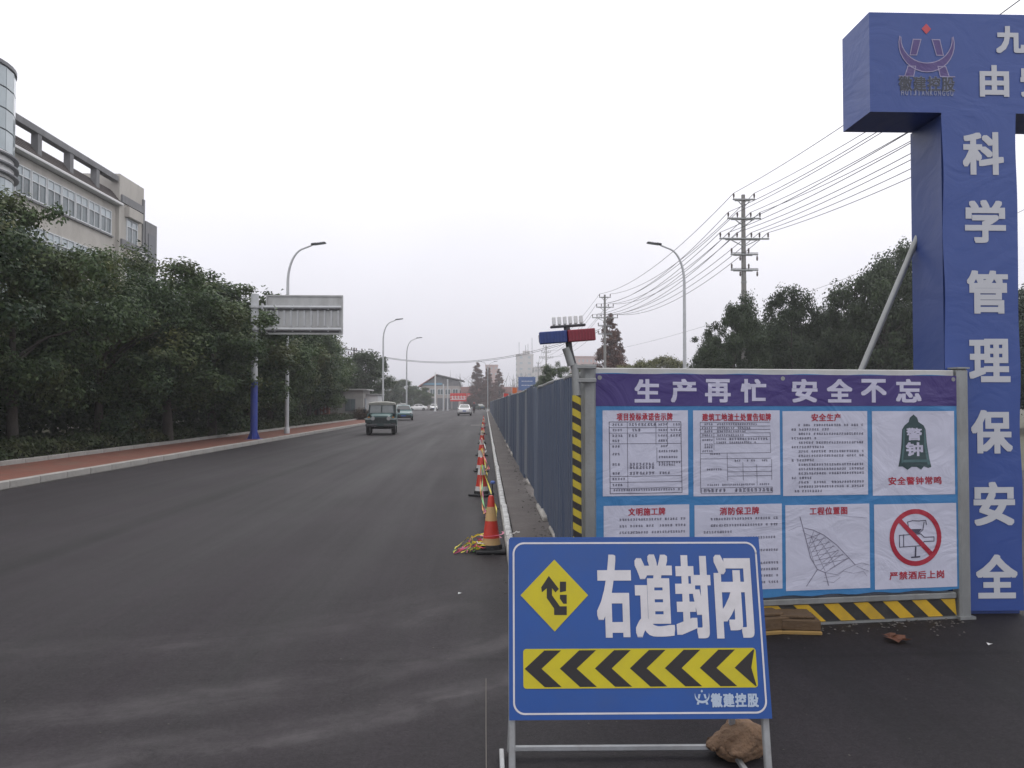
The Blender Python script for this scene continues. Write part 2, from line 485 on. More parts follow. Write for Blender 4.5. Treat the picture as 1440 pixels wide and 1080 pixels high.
# ------------------------------------------------------------------ foliage
def leaf_mesh(name, pts, nrm, size, m, seed, asp=.55):
    """one small bent four-sided leaf for each point"""
    g = np.random.default_rng(seed); N = len(pts)
    d = nrm + g.normal(0, .55, (N, 3)); d /= np.linalg.norm(d, axis=1)[:, None]
    t = g.normal(0, 1, (N, 3)); t -= d * (t * d).sum(1)[:, None]; t /= np.linalg.norm(t, axis=1)[:, None] + 1e-9
    s = np.cross(d, t); sz = size * g.uniform(.65, 1.35, N)[:, None]
    v = np.empty((N, 4, 3))
    v[:, 0] = pts - t * sz; v[:, 1] = pts + s * sz * asp - d * sz * .12
    v[:, 2] = pts + t * sz - d * sz * .25; v[:, 3] = pts - s * sz * asp - d * sz * .12
    me = bpy.data.meshes.new(name)
    me.vertices.add(N * 4); me.vertices.foreach_set('co', v.reshape(-1).astype(np.float32))
    me.loops.add(N * 4); me.loops.foreach_set('vertex_index', np.arange(N * 4, dtype=np.int32))
    me.polygons.add(N); me.polygons.foreach_set('loop_start', np.arange(0, N * 4, 4, dtype=np.int32)); me.polygons.foreach_set('loop_total', np.full(N, 4, dtype=np.int32))
    me.materials.append(m); me.update(); me.validate(); return me
def clump_points(centres, radii, per, seed, flat=.75):
    g = np.random.default_rng(seed); P, Nn = [], []
    for c, r in zip(centres, radii):
        k = max(8, int(per * r * r))
        d = g.normal(0, 1, (k, 3)); d /= np.linalg.norm(d, axis=1)[:, None]
        rr = r * g.uniform(.05, 1.0, k) ** .5 * (1 + .35 * np.sin(d[:, 0] * 5 + c[0] * 9) * np.cos(d[:, 1] * 4 + c[2] * 7))
        p = d * rr[:, None] * g.uniform(.7, 1.35, (1, 3)); p[:, 2] *= flat
        P.append(p + c); q = d.copy(); q[:, 2] += .35; Nn.append(q)
    return np.concatenate(P), np.concatenate(Nn)
def tree_meshes(seed, H, zc0, rx, m_leaf, m_bark, leaf=.12, per=330, nclump=70, shape='round', trunk_r=.16):
    """trunk with limbs and a crown of leaf clumps; crown from zc0 to H, half width rx"""
    r = random.Random(seed)
    cz, hz = (zc0 + H) / 2, (H - zc0) / 2
    cs, rs = [], []
    tries = 0
    while len(cs) < nclump and tries < 4000:
        tries += 1
        if shape == 'cone':
            t = r.random() ** 1.3; z = zc0 + (H - zc0) * t; rad = rx * (1 - t) ** .85 + .12
            a = r.uniform(0, 2 * math.pi); q = rad * r.uniform(.35, 1.0) ** .5
            cs.append((q * math.cos(a), q * math.sin(a), z)); rs.append((.32 + .5 * (1 - t)) * r.uniform(.7, 1.2) * rx / 2.2)
        else:
            d = Vector((r.gauss(0, 1), r.gauss(0, 1), r.gauss(0, 1))).normalized()
            k = r.uniform(.4, 1.04) ** .6
            wob = 1 + .30 * noise.noise(d * 1.7 + Vector((seed * 3.1, 0, 0)))
            z = d.z * hz * .92 * k * wob + cz
            low = 1.0 if d.z > -.2 else .92
            cs.append((d.x * rx * k * wob * low, d.y * rx * k * wob * low, z)); rs.append(r.uniform(.30, .85) * rx / 2.6)
    P, Nn = clump_points(np.array(cs), rs, per, seed)
    crown = leaf_mesh('crown', P, Nn, leaf, m_leaf, seed)
    tb = MB(); lean = (r.uniform(-.15, .15), r.uniform(-.15, .15))
    top = H * (.95 if shape == 'cone' else .72)
    path = [(lean[0] * t * t + .04 * math.sin(5 * t + seed), lean[1] * t * t, -.05 + t * top) for t in (0, .04, .15, .3, .5, .75, 1)]
    tb.tube(path, [trunk_r * 1.35, trunk_r * 1.05, trunk_r, trunk_r * .85, trunk_r * .65, trunk_r * .4, .03], 9)
    for i in range(10 if shape != 'cone' else 14):
        t = r.uniform(.28, .75); z = t * top; a = r.uniform(0, 6.28); ln = rx * r.uniform(.45, .85) * (1 - t * .5 if shape == 'cone' else 1)
        p0 = Vector((lean[0] * t * t, lean[1] * t * t, z)); p2 = p0 + Vector((math.cos(a) * ln, math.sin(a) * ln, ln * r.uniform(.35, .8)))
        p1 = (p0 + p2) / 2 + Vector((0, 0, .12 * ln))
        tb.tube([p0, p1, p2], [trunk_r * .38, trunk_r * .26, .02], 6)
    return tb.mesh('trunk', m_bark, 50), crown
m_bark = mat('bark', (.055, .047, .04), .95, .4, 6, .8, 25, stretch=(1, 1, .25))
m_camphor = leaf_mat('camphor_leaf', (.021, .042, .023), (.096, .145, .052), (.165, .148, .042), .55)
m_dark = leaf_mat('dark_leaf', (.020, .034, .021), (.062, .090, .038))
m_yellow = leaf_mat('yellow_leaf', (.06, .075, .02), (.17, .16, .045))
m_sequoia = leaf_mat('rust_needle', (.070, .030, .022), (.17, .075, .05))
m_hedge = leaf_mat('hedge_leaf', (.018, .032, .015), (.06, .085, .03), (.10, .085, .03), .6)
CAMPH = [tree_meshes(11 + i, 8.0, .9, 2.9, m_camphor, m_bark, .076, 950, 95) for i in range(4)]
NEAR = [tree_meshes(21 + i, 8.0, .9, 2.9, m_camphor, m_bark, .062, 1500, 100) for i in range(2)]
def plant_tree(name, label, x, y, variant, H, sxy=1.0, rz=None, group=None, cat='tree', baseH=8.0):
    t = thing(name, label, cat, (x, y, -.03), rnd.uniform(0, 6.28) if rz is None else rz, group)
    s = H / baseH
    for nm, me in (('trunk', variant[0]), ('crown', variant[1])):
        o = obj(nm, me, t); o.scale = (s * sxy, s * sxy, s)
    return t
ORD = ['nearest', 'second', 'third', 'fourth', 'fifth', 'sixth', 'seventh', 'eighth', 'ninth', 'tenth', 'eleventh', 'twelfth', 'thirteenth', 'fourteenth', 'fifteenth', 'sixteenth', 'seventeenth', 'eighteenth', 'nineteenth', 'twentieth']
# front row beside the red footpath, front to back
LEFT = [(-14.2, 14.0, 7.4, 1.0), (-13.8, 18.2, 7.9, 1.05), (-13.2, 22.0, 7.5, 1.05), (-12.8, 26.0, 6.8, 1.1), (-12.1, 29.8, 7.1, 1.36), (-12.1, 34.6, 7.2, 1.3),
        (-12.8, 38.4, 7.2, 1.12), (-12.9, 42.5, 7.5, 1.1), (-13.0, 47.0, 7.9, 1.05), (-13.2, 51.5, 8.1, 1.05), (-13.4, 56.0, 7.7, 1.05), (-13.8, 61.0, 7.8, 1.1), (-14.2, 66.0, 7.6, 1.0), (-15.2, 71.0, 7.4, .95)]
for i, (x, y, H, s) in enumerate(LEFT):
    plant_tree('camphor_tree', f'leafy evergreen tree, {ORD[i]}{"" if i == 0 else " from the camera"} in the row along the red footpath', x, y, NEAR[i % 2] if i < 5 else CAMPH[i % 4], H, s, group='evergreen trees along the left footpath')
BACK = [(-20.0, 20.5), (-19.6, 26.5), (-19.8, 33), (-19.5, 40), (-19.6, 47), (-19.4, 55), (-19.8, 63)]
for i, (x, y) in enumerate(BACK):
    plant_tree('camphor_tree', f'evergreen tree deep in shade behind the footpath row, {ORD[i]}{"" if i == 0 else " from the camera"}', x, y, CAMPH[(i + 2) % 4], rnd.uniform(6.3, 7.0), 1.1, group='evergreen trees behind the footpath row')
plant_tree('camphor_tree', 'round dark evergreen tree with bare forked trunk beside the small white kiosk', -13.6, 88, tree_meshes(31, 8.0, 1.9, 2.9, m_dark, m_bark, .13, 420, 60, trunk_r=.2), 7.9, 1.0, group='evergreen trees up the road')
for i, (x, y, H) in enumerate([(-19.5, 116, 6.6), (-20, 134, 6.8), (-19.5, 153, 7.2), (-19, 180, 7.6), (-20, 100, 6.6), (-15.0, 186, 5.6)]):
    plant_tree('roadside_tree', 'hazy green tree up the road ' + ['just past the kiosk tree', 'behind the teal taxi', 'behind the white saloon seen from the side', 'beside the shop with the red roof', 'set back behind the kiosk', 'low in front of the shop with the red roof'][i], x, y, CAMPH[i % 4], H, 1.15, group='evergreen trees up the road')
def hedge(name, label, x0, x1, y0, y1, h, n, leaf, m, seed, group=None):
    g = np.random.default_rng(seed); N = n
    y = g.uniform(y0, y1, N); u = g.uniform(-1, 1, N)
    top = h * (1 + .16 * np.sin(y * 1.9 + seed) + .1 * np.sin(y * 5.3))
    z = np.abs(g.normal(0, .42, N)); z = top * np.clip(1 - z, .02, 1) * (1 - .25 * u ** 4)
    x = (x0 + x1) / 2 + u * (x1 - x0) / 2 * (.85 + .15 * g.random(N))
    P = np.stack([x, y, z], 1); Nn = np.stack([u * .8, np.zeros(N), np.ones(N) * .7], 1)
    o = obj(name, leaf_mesh(name, P, Nn, leaf, m, seed)); tag(o, label, 'hedge', group); o['kind'] = 'stuff'; return o
hedge('hedge', 'low clipped green hedge running along the red footpath', -13.3, -11.85, 8, 71, .62, 52000, .055, m_hedge, 5)
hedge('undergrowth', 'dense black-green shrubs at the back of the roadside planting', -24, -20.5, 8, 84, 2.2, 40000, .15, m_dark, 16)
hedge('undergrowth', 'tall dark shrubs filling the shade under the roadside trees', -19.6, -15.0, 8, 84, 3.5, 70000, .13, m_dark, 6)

# ================================================================== BUILDINGS
m_beige = mat('beige_render', (.47, .445, .41), .85, .16, .7, .25, 30, dirt=((.22, .20, .18), .6, .5), stretch=(1, 1, .35))
m_greyc = mat('grey_concrete', (.20, .20, .21), .85, .2, 1.2, .3, 30, dirt=((.12, .12, .12), .6, .8), stretch=(1, 1, .4))
m_rooft = mat('brown_roof_tile', (.055, .042, .040), .8, .35, 5, .6, 18)
m_wframe = mat('white_window_frame', (.62, .64, .66), .45, .08, 3)
m_glass = mat('window_glass', (.12, .15, .16), .08, .5, .9, spec=.7)
m_glass2 = mat('curtain_glass', (.40, .46, .49), .12, .12, .8, spec=.8)
m_mull = mat('mullion', (.13, .135, .15), .5, .1, 3)
m_white = mat('white_paint', (.70, .70, .70), .5, .06, 4)
def office():
    X = -27.0
    b = thing('office_building', 'beige office block with strip windows and grey rooftop frame behind the trees', 'building', (X, 52, 0))
    ox, oy = X, 52.0
    def part(name, m, parent=b, smooth=None): return lambda mb: mb.build(name, m, parent, smooth)
    # shell: main wing, end bay, grey end pier
    MB().box((-6, 50 - oy, 8.0), (12, 14.0, 16.0)).build('wall', m_beige, b)
    MB().box((-5.9, 58.9 - oy, 9.2), (12.3, 4.0, 18.4)).build('end_bay', m_beige, b)
    MB().box((-5, 62.0 - oy, 7.95), (10.8, 2.0, 15.9)).build('end_pier', m_greyc, b)
    e = MB().box((.2, 50 - oy, 16.14), (.6, 14.2, .18), ch=.03).build('cornice', m_white, b)
    # sloping tiled roof: one part per course
    for k in range(6):
        t = k / 6
        MB().box((.33 - t * .8, 50 - oy, 16.30 + t * 1.0), (.24, 14.0, .05), Matrix.Rotation(R(44), 3, 'Y')).build('tile_course', m_rooft, b)
    MB().prism([(.35, 16.24), (-2.4, 16.24), (-2.4, 17.25), (-.45, 17.25)], 43.05 - oy, 56.9 - oy).build('roof_slope', m_rooft, b)
    # rooftop frame
    fr = MB().box((-.05, 49.8 - oy, 18.0), (.5, 14.1, .42), ch=.02).build('roof_frame', m_greyc, b)
    for px in (52, 97.6, 135):
        p = atx(px, 230, X)
        MB().box((-.05, p.y - oy, 17.02), (.42, .42, 1.53)).build('frame_post', m_greyc, fr)
    for y0, y1 in ((48.0, 50.8), (53.6, 56.6)):
        MB().box((-3.6, (y0 + y1) / 2 - oy, 16.9), (2.2, y1 - y0, 1.7)).build('stair_house', m_beige, b)
    def window(y0, y1, z0, z1, nsash, transom=.34, x=0.0):
        w = MB()
        fw = .07
        for yy in (y0, y1): w.box((x + .03, yy - oy, (z0 + z1) / 2), (.12, fw, z1 - z0 + fw))
        for zz in (z0, z1): w.box((x + .03, (y0 + y1) / 2 - oy, zz), (.118, y1 - y0 - fw, fw))
        zt = z1 - (z1 - z0) * transom
        w.box((x + .03, (y0 + y1) / 2 - oy, zt), (.11, y1 - y0 - fw, .06))
        for k in range(1, nsash):
            w.box((x + .03, y0 + (y1 - y0) * k / nsash - oy, (z0 + z1) / 2), (.10, .055, z1 - z0 - fw))
        f = w.build('window', m_wframe, b)
        for k in range(nsash):
            a0, a1 = y0 + (y1 - y0) * k / nsash, y0 + (y1 - y0) * (k + 1) / nsash
            MB().box((x + .015, (a0 + a1) / 2 - oy, (z0 + zt) / 2), (.02, a1 - a0 - .05, zt - z0 - .06)).build('pane', m_glass, f)
            MB().box((x + .02, (a0 + a1) / 2 - oy, (z1 + zt) / 2), (.02, a1 - a0 - .05, z1 - zt - .06)).build('pane', m_glass2, f)
    for z0 in (13.75, 10.5, 7.3):
        MB().box((.06, 50.4 - oy, z0 - .12), (.16, 11.9, .1)).build('sill', m_greyc, b)
        for k in range(7):
            window(44.75 + k * 1.64, 44.75 + k * 1.64 + 1.5, z0, z0 + 1.65, 2)
    for z0 in (13.55, 10.3):
        window(58.0, 59.7, z0, z0 + 1.8, 2, .3, .25)
        MB().box((.36, 58.9 - oy, z0 + 2.25), (.5, 2.3, .75), ch=.03).build('box_canopy', m_beige, b)
        MB().box((.32, 58.9 - oy, z0 + 3.1), (.14, 3.6, .55)).build('grey_band', m_greyc, b)
    MB().box((.28, 60.75 - oy, 13.0), (.14, .3, 9)).build('corner_trim', m_greyc, b)
    ac = MB().box((.55, 60.2 - oy, 12.9), (.32, .8, .58), ch=.03).build('air_conditioner', m_white, b)
    MB().lathe([(.2, 0), (.2, .03), (.17, .035)], 16, (.715, 60.12 - oy, 12.9), 'x').build('fan_grille', m_mull, ac)
    for s in (-.3, .3): MB().bar((.2, 60.2 + s - oy, 12.59), (.7, 60.2 + s - oy, 12.59), .04).build('bracket', m_mull, ac)
    for s in (7.4, 4.2): MB().box((.5, 61.9 - oy, s + 3), (.32, .8, .58), ch=.03).build('air_conditioner', m_white, b)
    MB().box((.42, 62.0 - oy, 9.0), (.06, 1.2, 12)).build('dark_strip', m_mull, b)  # thin dark strip standing slightly proud of the end pier
office()
def stair_tower():
    cx, cy, r = -28.5, 41.5, 3.0
    t = thing('glass_stair_tower', 'round glazed stair tower with ringed ledges at the corner of the beige office', 'tower', (cx, cy, 0))
    MB().lathe([(r - .08, 0), (r - .08, 19.5)], 40).build('core', m_mull, t, 40)
    n, a0 = 22, R(-100)
    rows = [(z, 1.40) for z in (6.5, 7.92, 9.34, 10.76, 12.18)] + [(15.05 + 1.13 * k, 1.11) for k in range(4)]
    MB().lathe([(r - .02, 13.6), (r - .02, 15.04)], 40).build('ring_wall', m_white, t, 40)
    for z, h in rows:
        for k in range(n):
            a, b = 2 * math.pi * k / n + .006, 2 * math.pi * (k + 1) / n - .006
            am = (a + b) / 2
            if math.cos(am - R(-50)) < -.05: continue          # the side that backs onto the office
            p = [(r * math.cos(x), r * math.sin(x)) for x in (a, b)]; q = [((r - .05) * math.cos(x), (r - .05) * math.sin(x)) for x in (a, b)]
            MB().add([(*p[0], z), (*p[1], z), (*p[1], z + h - .06), (*p[0], z + h - .06), (*q[0], z), (*q[1], z), (*q[1], z + h - .06), (*q[0], z + h - .06)],
                     [(0, 1, 2, 3), (5, 4, 7, 6), (1, 5, 6, 2), (4, 0, 3, 7), (3, 2, 6, 7), (4, 5, 1, 0)]).build('glass_panel', m_glass2, t)
    for z in (13.75, 14.25, 14.75):
        MB().lathe([(r + .16, z), (r + .22, z + .03), (r + .22, z + .12), (r, z + .16)], 40).build('ledge', m_mull, t, 40)
    MB().lathe([(r + .06, 19.55), (r + .06, 19.75), (r - .1, 19.78)], 40).build('cap', m_mull, t, 40)
stair_tower()
def kiosk():
    k = thing('kiosk', 'small whitewashed flat-roofed kiosk behind the jeep', 'building', (-12.9, 72, 0))
    m_kw = mat('kiosk_wall', (.33, .32, .31), .85, .12, 1.5, .2, 30, dirt=((.2, .19, .17), .5, 1.2))
    m_kr = mat('kiosk_roof', (.33, .33, .33), .7, .15, 2)
    MB().box((0, 2, 1.4), (3.1, 4, 2.8)).build('wall', m_kw, k)
    MB().box((.1, 2, 2.87), (3.6, 4.6, .14), ch=.02).build('roof', m_kr, k)
    MB().box((2.1, 3.2, 1.2), (1.1, 3, 2.4)).build('annexe', m_white, k)
    MB().box((2.2, 3.1, 2.46), (1.4, 3.3, .1)).build('roof', m_kr, k)
    w = MB().box((.35, -.02, 1.45), (.95, .08, 1.15)).build('window', m_mull, k)
    for s in (-.23, .23): MB().box((.35 + s, -.07, 1.45), (.38, .03, 1.0)).build('pane', m_glass, w)
    w = MB().box((1.585, 1.1, 1.5), (.08, .9, 1.2)).build('window', m_mull, k)
    MB().box((1.63, 1.1, 1.5), (.03, .75, 1.05)).build('pane', m_glass2, w)
    s = thing('inscribed_stone', 'reddish carved boulder with pale inscription beside the kiosk', 'stone', (-14.0, 66.5, 0))
    m_rs = mat('red_stone', (.24, .10, .075), .9, .3, 2.5, .6, 8)
    MB().prism([(-.95, -.05), (.62, -.05), (.66, 1.75), (.35, 1.9), (-.05, 1.6), (-.55, .95)], -.25, .3).build('boulder', m_rs, s)
    mk = MB()
    for i in range(3):
        for j in range(2):
            u, v = -.25 + i * .3, 1.15 - j * .4 + .1 * i
            mk.line([(u - .09, v), (u + .1, v)], .035, .255); mk.line([(u, v + .13), (u - .01, v - .14)], .03, .256); mk.line([(u - .07, v - .1), (u + .1, v - .12)], .03, .257)
    mk.build('inscription', m_white, s)
    g = np.random.default_rng(3)
    P, Nn = clump_points(np.array([(math.cos(a) * .55, math.sin(a) * .55, .55 + .2 * math.sin(3 * a)) for a in np.linspace(0, 6.2, 14)] + [(0, 0, .8)]), [.5] * 15, 700, 8)
    for (x, y, s_, lb) in ((-11.2, 71, 1.1, 'round clipped reddish bush in front of the kiosk'), (-13.0, 67.6, .8, 'small round bush beside the carved stone')):
        o = obj('round_bush', leaf_mesh('round_bush', P, Nn, .06, leaf_mat('bush_leaf', (.035, .028, .018), (.10, .06, .035)), 9), None, (x, y, 0)); o.scale = (s_, s_, s_)
        tag(o, lb, 'bush')
kiosk()
def shops():
    """two-storey shop with a red roof at the far junction, and its red signs"""
    m_red = mat('red_roof', (.30, .15, .135), .8, .2, 1.5, .4, 8)
    m_sh = mat('shop_wall', (.40, .36, .34), .85, .15, .6)
    m_rs = mat('red_sign', (.60, .025, .02), .6, .1, 1)
    s = thing('shop_house', 'two-storey shop with red tiled gable roof at the far junction', 'building', (-11.5, 196, 0))
    MB().box((0, 6, 3.0), (9.5, 12, 6.0)).build('wall', m_sh, s)
    MB().prism([(-4.7, 6.0), (4.7, 6.0), (4.7, 7.2), (-.9, 8.6)], .0, 11.9).build('gable_wall', m_greyc, s)
    MB().prism([(-5.6, 5.9), (-5.4, 5.75), (-.9, 8.75), (-.9, 9.0)], -.7, 12.5).build('roof', m_red, s)
    MB().prism([(-.9, 8.75), (5.9, 7.2), (5.9, 7.45), (-.9, 9.0)], -.7, 12.5).build('roof', m_greyc, s)
    MB().box((-2.0, -.1, 6.5), (5, .12, .5)).build('blue_fascia', mat('blue_fascia', (.16, .32, .45), .5), s)
    for k in range(5):
        w = MB().box((-3.8 + k * 1.9, -.04, 4.5), (1.4, .12, 1.5)).build('window', m_wframe, s)
        for q in (-.33, .33): MB().box((-3.8 + k * 1.9 + q, -.12, 4.5), (.55, .05, 1.25)).build('pane', m_glass, w)
        MB().box((-3.8 + k * 1.9, -.05, 1.5), (1.5, .12, 2.8)).build('shutter', m_mull, s)
        w = MB().box((4.78, 1.6 + k * 2.2, 4.4), (.12, 1.4, 1.5)).build('window', m_wframe, s)
        MB().box((4.85, 1.6 + k * 2.2, 4.4), (.05, 1.2, 1.3)).build('pane', m_glass, w)
    for (x0, x1, y0, y1, Y, lb) in ((633, 656, 553, 564.5, 186, 'bright red shop sign with white characters at the far junction'), (657, 673, 553, 559, 238, 'faded red shop banner beyond the far junction, right of the brighter one')):
        a, b = at(x0, y1, Y), at(x1, y0, Y)
        t = thing('shop_sign', lb, 'sign', (a.x, Y, 0))
        w, h = b.x - a.x, b.z - a.z
        MB().box((w / 2, .1, a.z + h / 2), (w, .25, h), ch=.03).build('sign_panel', m_rs, t)
        for s_ in (.06, .94): MB().box((w * s_, .3, b.z / 2 - .1), (.15, .15, b.z - .1)).build('post', m_mull, t)
        mk = MB(); n = 5
        for i in range(n):
            u = w * (.14 + .72 * i / (n - 1)); v = a.z + h * .45; q = h * .2
            mk.line([(u - q, v + q * .5), (u + q, v + q * .5)], h * .09, .03); mk.line([(u, v + q), (u, v - q)], h * .09, .032); mk.line([(u - q, v - q), (u + q, v - q * .7)], h * .09, .034)
        mk.build('lettering', m_white, t)
    r = thing('market_hall', 'low long market building with pinkish front beyond the junction', 'building', (-1.5, 255, 0))
    MB().box((0, 5, 2.6), (26, 10, 5.2)).build('wall', mat('market_wall', (.36, .27, .26), .85, .15, .4), r)
    MB().prism([(-13.6, 5.2), (13.6, 5.2), (12.5, 7), (-12.5, 7)], -.8, 10.8).build('roof', m_red, r)
    for k in range(8): MB().box((-11 + k * 3.1, -.05, 1.6), (2.3, .14, 3)).build('shutter', m_mull, r)
shops()
def block(name, label, px0, px1, ytop, Y, depth, m, storeys, bays, extra=None):
    a, b = at(px0, ytop, Y), at(px1, ytop, Y)
    t = thing(name, label, 'building', ((a.x + b.x) / 2, Y, 0)); w, h = b.x - a.x, a.z
    MB().box((0, depth / 2, h / 2), (w, depth, h)).build('wall', m, t)
    MB().box((0, depth / 2, h + .2), (w + .5, depth + .5, .4)).build('parapet', m, t)
    me = MB().box((0, 0, 0), (w / bays * .34, .16, h / storeys * .34)).mesh('window', m_glass2)
    for i in range(bays):
        for j in range(storeys):
            obj('window', me, t, (-w / 2 + w * (i + .5) / bays, -.02, h * (j + .55) / storeys))
    ms = MB().box((0, 0, 0), (.16, depth / 5 * .5, h / storeys * .45)).mesh('window', m_glass)
    for i in range(5):
        for j in range(storeys):
            obj('window', ms, t, (-w / 2 - .02, depth * (i + .5) / 5, h * (j + .55) / storeys))
    if extra: extra(t, w, h, depth)
    return t
m_pale = mat('pale_block', (.52, .50, .49), .85, .1, .12)
m_pink = mat('pink_block', (.50, .36, .34), .85, .1, .12)
def masts(t, w, h, d):
    for k, (u, q) in enumerate(((-.35, 9), (.05, 7), (.2, 8), (.45, 12))):
        MB().tube([(w * u, d * .3, h), (w * u, d * .3, h + q * .8)], .12, 6).build('mast', m_mull, t)
    MB().box((w * .1, d * .5, h + 1.4), (w * .4, d * .4, 2.4)).build('plant_room', m_pale, t)
block('apartment_tower', 'tall pale tower block with rooftop masts beyond the fence', 727, 750, 499, 420, 14, m_pale, 9, 2, masts)
block('apartment_block', 'lower pale block stepping down right of the tower block', 751, 772, 517, 400, 14, m_pale, 6, 4)
block('apartment_block', 'narrow pink block rising behind the rust-brown trees', 683, 700, 514, 360, 12, m_pink, 7, 3)
block('apartment_block', 'distant hazy pink block seen low beside the floodlight pole', 806, 840, 502, 330, 12, m_pink, 6, 6)

# ================================================================== RIGHT-HAND TREES
SEQ = [tree_meshes(61 + i, 13.0, .8, 2.7, m_sequoia, m_bark, .13, 520, 120, 'cone', .2) for i in range(2)]
def at_tree(px, ytop, Y): p = at(px, ytop, Y); return p.x, p.z
for i, (px, yt, Y, s, lb) in enumerate([(857, 441, 104, .92, 'tall rust-brown conifer beside the second power pole'), (671, 510, 240, 1.25, 'broad rust-brown conifer left of the pair at the road end'), (686, 516, 246, 1.1, 'rust-brown conifer between its neighbours at the road end'), (702, 519, 240, 1.15, 'slim pointed rust-brown conifer right of the pair at the road end'), (867, 462, 112, .95, 'shorter rust-brown conifer tucked behind the tall one by the power pole')]):
    x, H = at_tree(px, yt, Y)
    plant_tree('conifer', lb, x, Y, SEQ[i % 2], H, s, group='rust-brown conifers', baseH=13.0)
BIG = [tree_meshes(81 + i, 10.0, .8, 3.6, m_dark, m_bark, .10, 620, 95, trunk_r=.2) for i in range(3)]
RT = [(1030, 411, 45.5, .68, 'dark bushy tree around the foot of the first power pole'), (1062, 442, 52, .7, 'dark tree between the power pole and the taller pair'), (1113, 401, 50, .74, 'dark round tree in the middle of the clump behind the notice hoarding'), (1163, 424, 53, .75, 'dark tree in the gap beside the tallest one behind the hoarding'),
      (1243, 352, 47, .72, 'tall dark tree left of the gate pillar'), (1285, 336, 50, .8, 'tallest dark tree half hidden by the blue gate pillar'), (1345, 372, 49, 1.0, 'dark tree behind the gate pillar'), (1452, 392, 48, 1.0, 'dark tree at the picture edge right of the gate pillar'), (1500, 420, 40, .9, 'dark tree mostly outside the picture, right of the gate'), (1205, 440, 56, .8, 'low dark tree filling the gap left of the tall pair'), (1000, 460, 50, .7, 'low dark tree at the left end of the clump by the street lamp'), (1088, 448, 58, .9, 'low dark tree behind the gap right of the power pole'), (1140, 446, 59, .9, 'low dark tree behind the middle of the right-hand clump'), (1190, 430, 60, .9, 'dark tree far back in the gap before the tall pair')]
for i, (px, yt, Y, s, lb) in enumerate(RT):
    x, H = at_tree(px, yt, Y)
    plant_tree('broadleaf_tree', lb, x, Y, BIG[i % 3], H * .99, s, group='dark trees behind the hoarding', baseH=10.0)
YEL = [tree_meshes(91, 8.0, .8, 3.0, m_yellow, m_bark, .10, 560, 55)]
for i, (px, yt, Y, s, lb) in enumerate([(900, 496, 84, .9, 'yellowing tree left of the street lamp behind the hoarding'), (942, 490, 88, 1.05, 'yellow-green tree just left of the street lamp pole'), (990, 500, 86, 1.0, 'yellow-green tree right of the street lamp pole'), (880, 504, 95, .8, 'low yellowing tree beside the tall conifer')]):
    x, H = at_tree(px, yt, Y)
    plant_tree('yellowing_tree', lb, x, Y, YEL[0], H, s, group='yellowing trees behind the hoarding')
for i, (px, yt, Y, s, lb) in enumerate([(782, 508, 78, .8, 'dark green tree beyond the fence beside the floodlight pole'), (764, 526, 112, .8, 'smaller green tree beyond the fence past the floodlight pole'), (758, 538, 150, .9, 'low green tree beyond the fence under the tower block'), (812, 515, 90, .8, 'green tree beyond the fence right of the floodlight pole')]):
    x, H = at_tree(px, yt, Y)
    plant_tree('roadside_tree', lb, x, Y, CAMPH[i % 4], H, s, group='green trees beyond the fence')
def far_wood():
    g = np.random.default_rng(44); cs, rs = [], []
    for i in range(420):
        side = -1 if i % 2 else 1
        x = side * g.uniform(14, 260) + (20 if side > 0 else -6); y = g.uniform(270, 330)
        cs.append((x, y, g.uniform(1, 6.5))); rs.append(g.uniform(2.0, 3.6))
    P, Nn = clump_points(np.array(cs), rs, 22, 45)
    o = obj('far_wood', leaf_mesh('far_wood', P, Nn, .55, m_dark, 46)); tag(o, 'far hazy belt of trees along the horizon', 'trees'); o['kind'] = 'stuff'
    b = np.random.default_rng(47); tb = MB()
    for i in range(60):
        x, y = b.uniform(-14, -2), b.uniform(262, 280)
        if i % 2: x = b.uniform(4, 16)
        h = b.uniform(8, 13)
        tb.tube([(x, y, 0), (x + b.normal(0, .4), y, h * .6), (x + b.normal(0, .8), y, h)], [.12, .08, .02], 5)
        for k in range(5):
            z = h * b.uniform(.35, .8); tb.tube([(x, y, z), (x + b.normal(0, 1.4), y + b.normal(0, 1), z + b.uniform(1, 2.5))], [.05, .015], 4)
    o = tb.build('bare_wood', m_bark); tag(o, 'thin belt of bare winter saplings at the road end', 'trees'); o['kind'] = 'stuff'
far_wood()

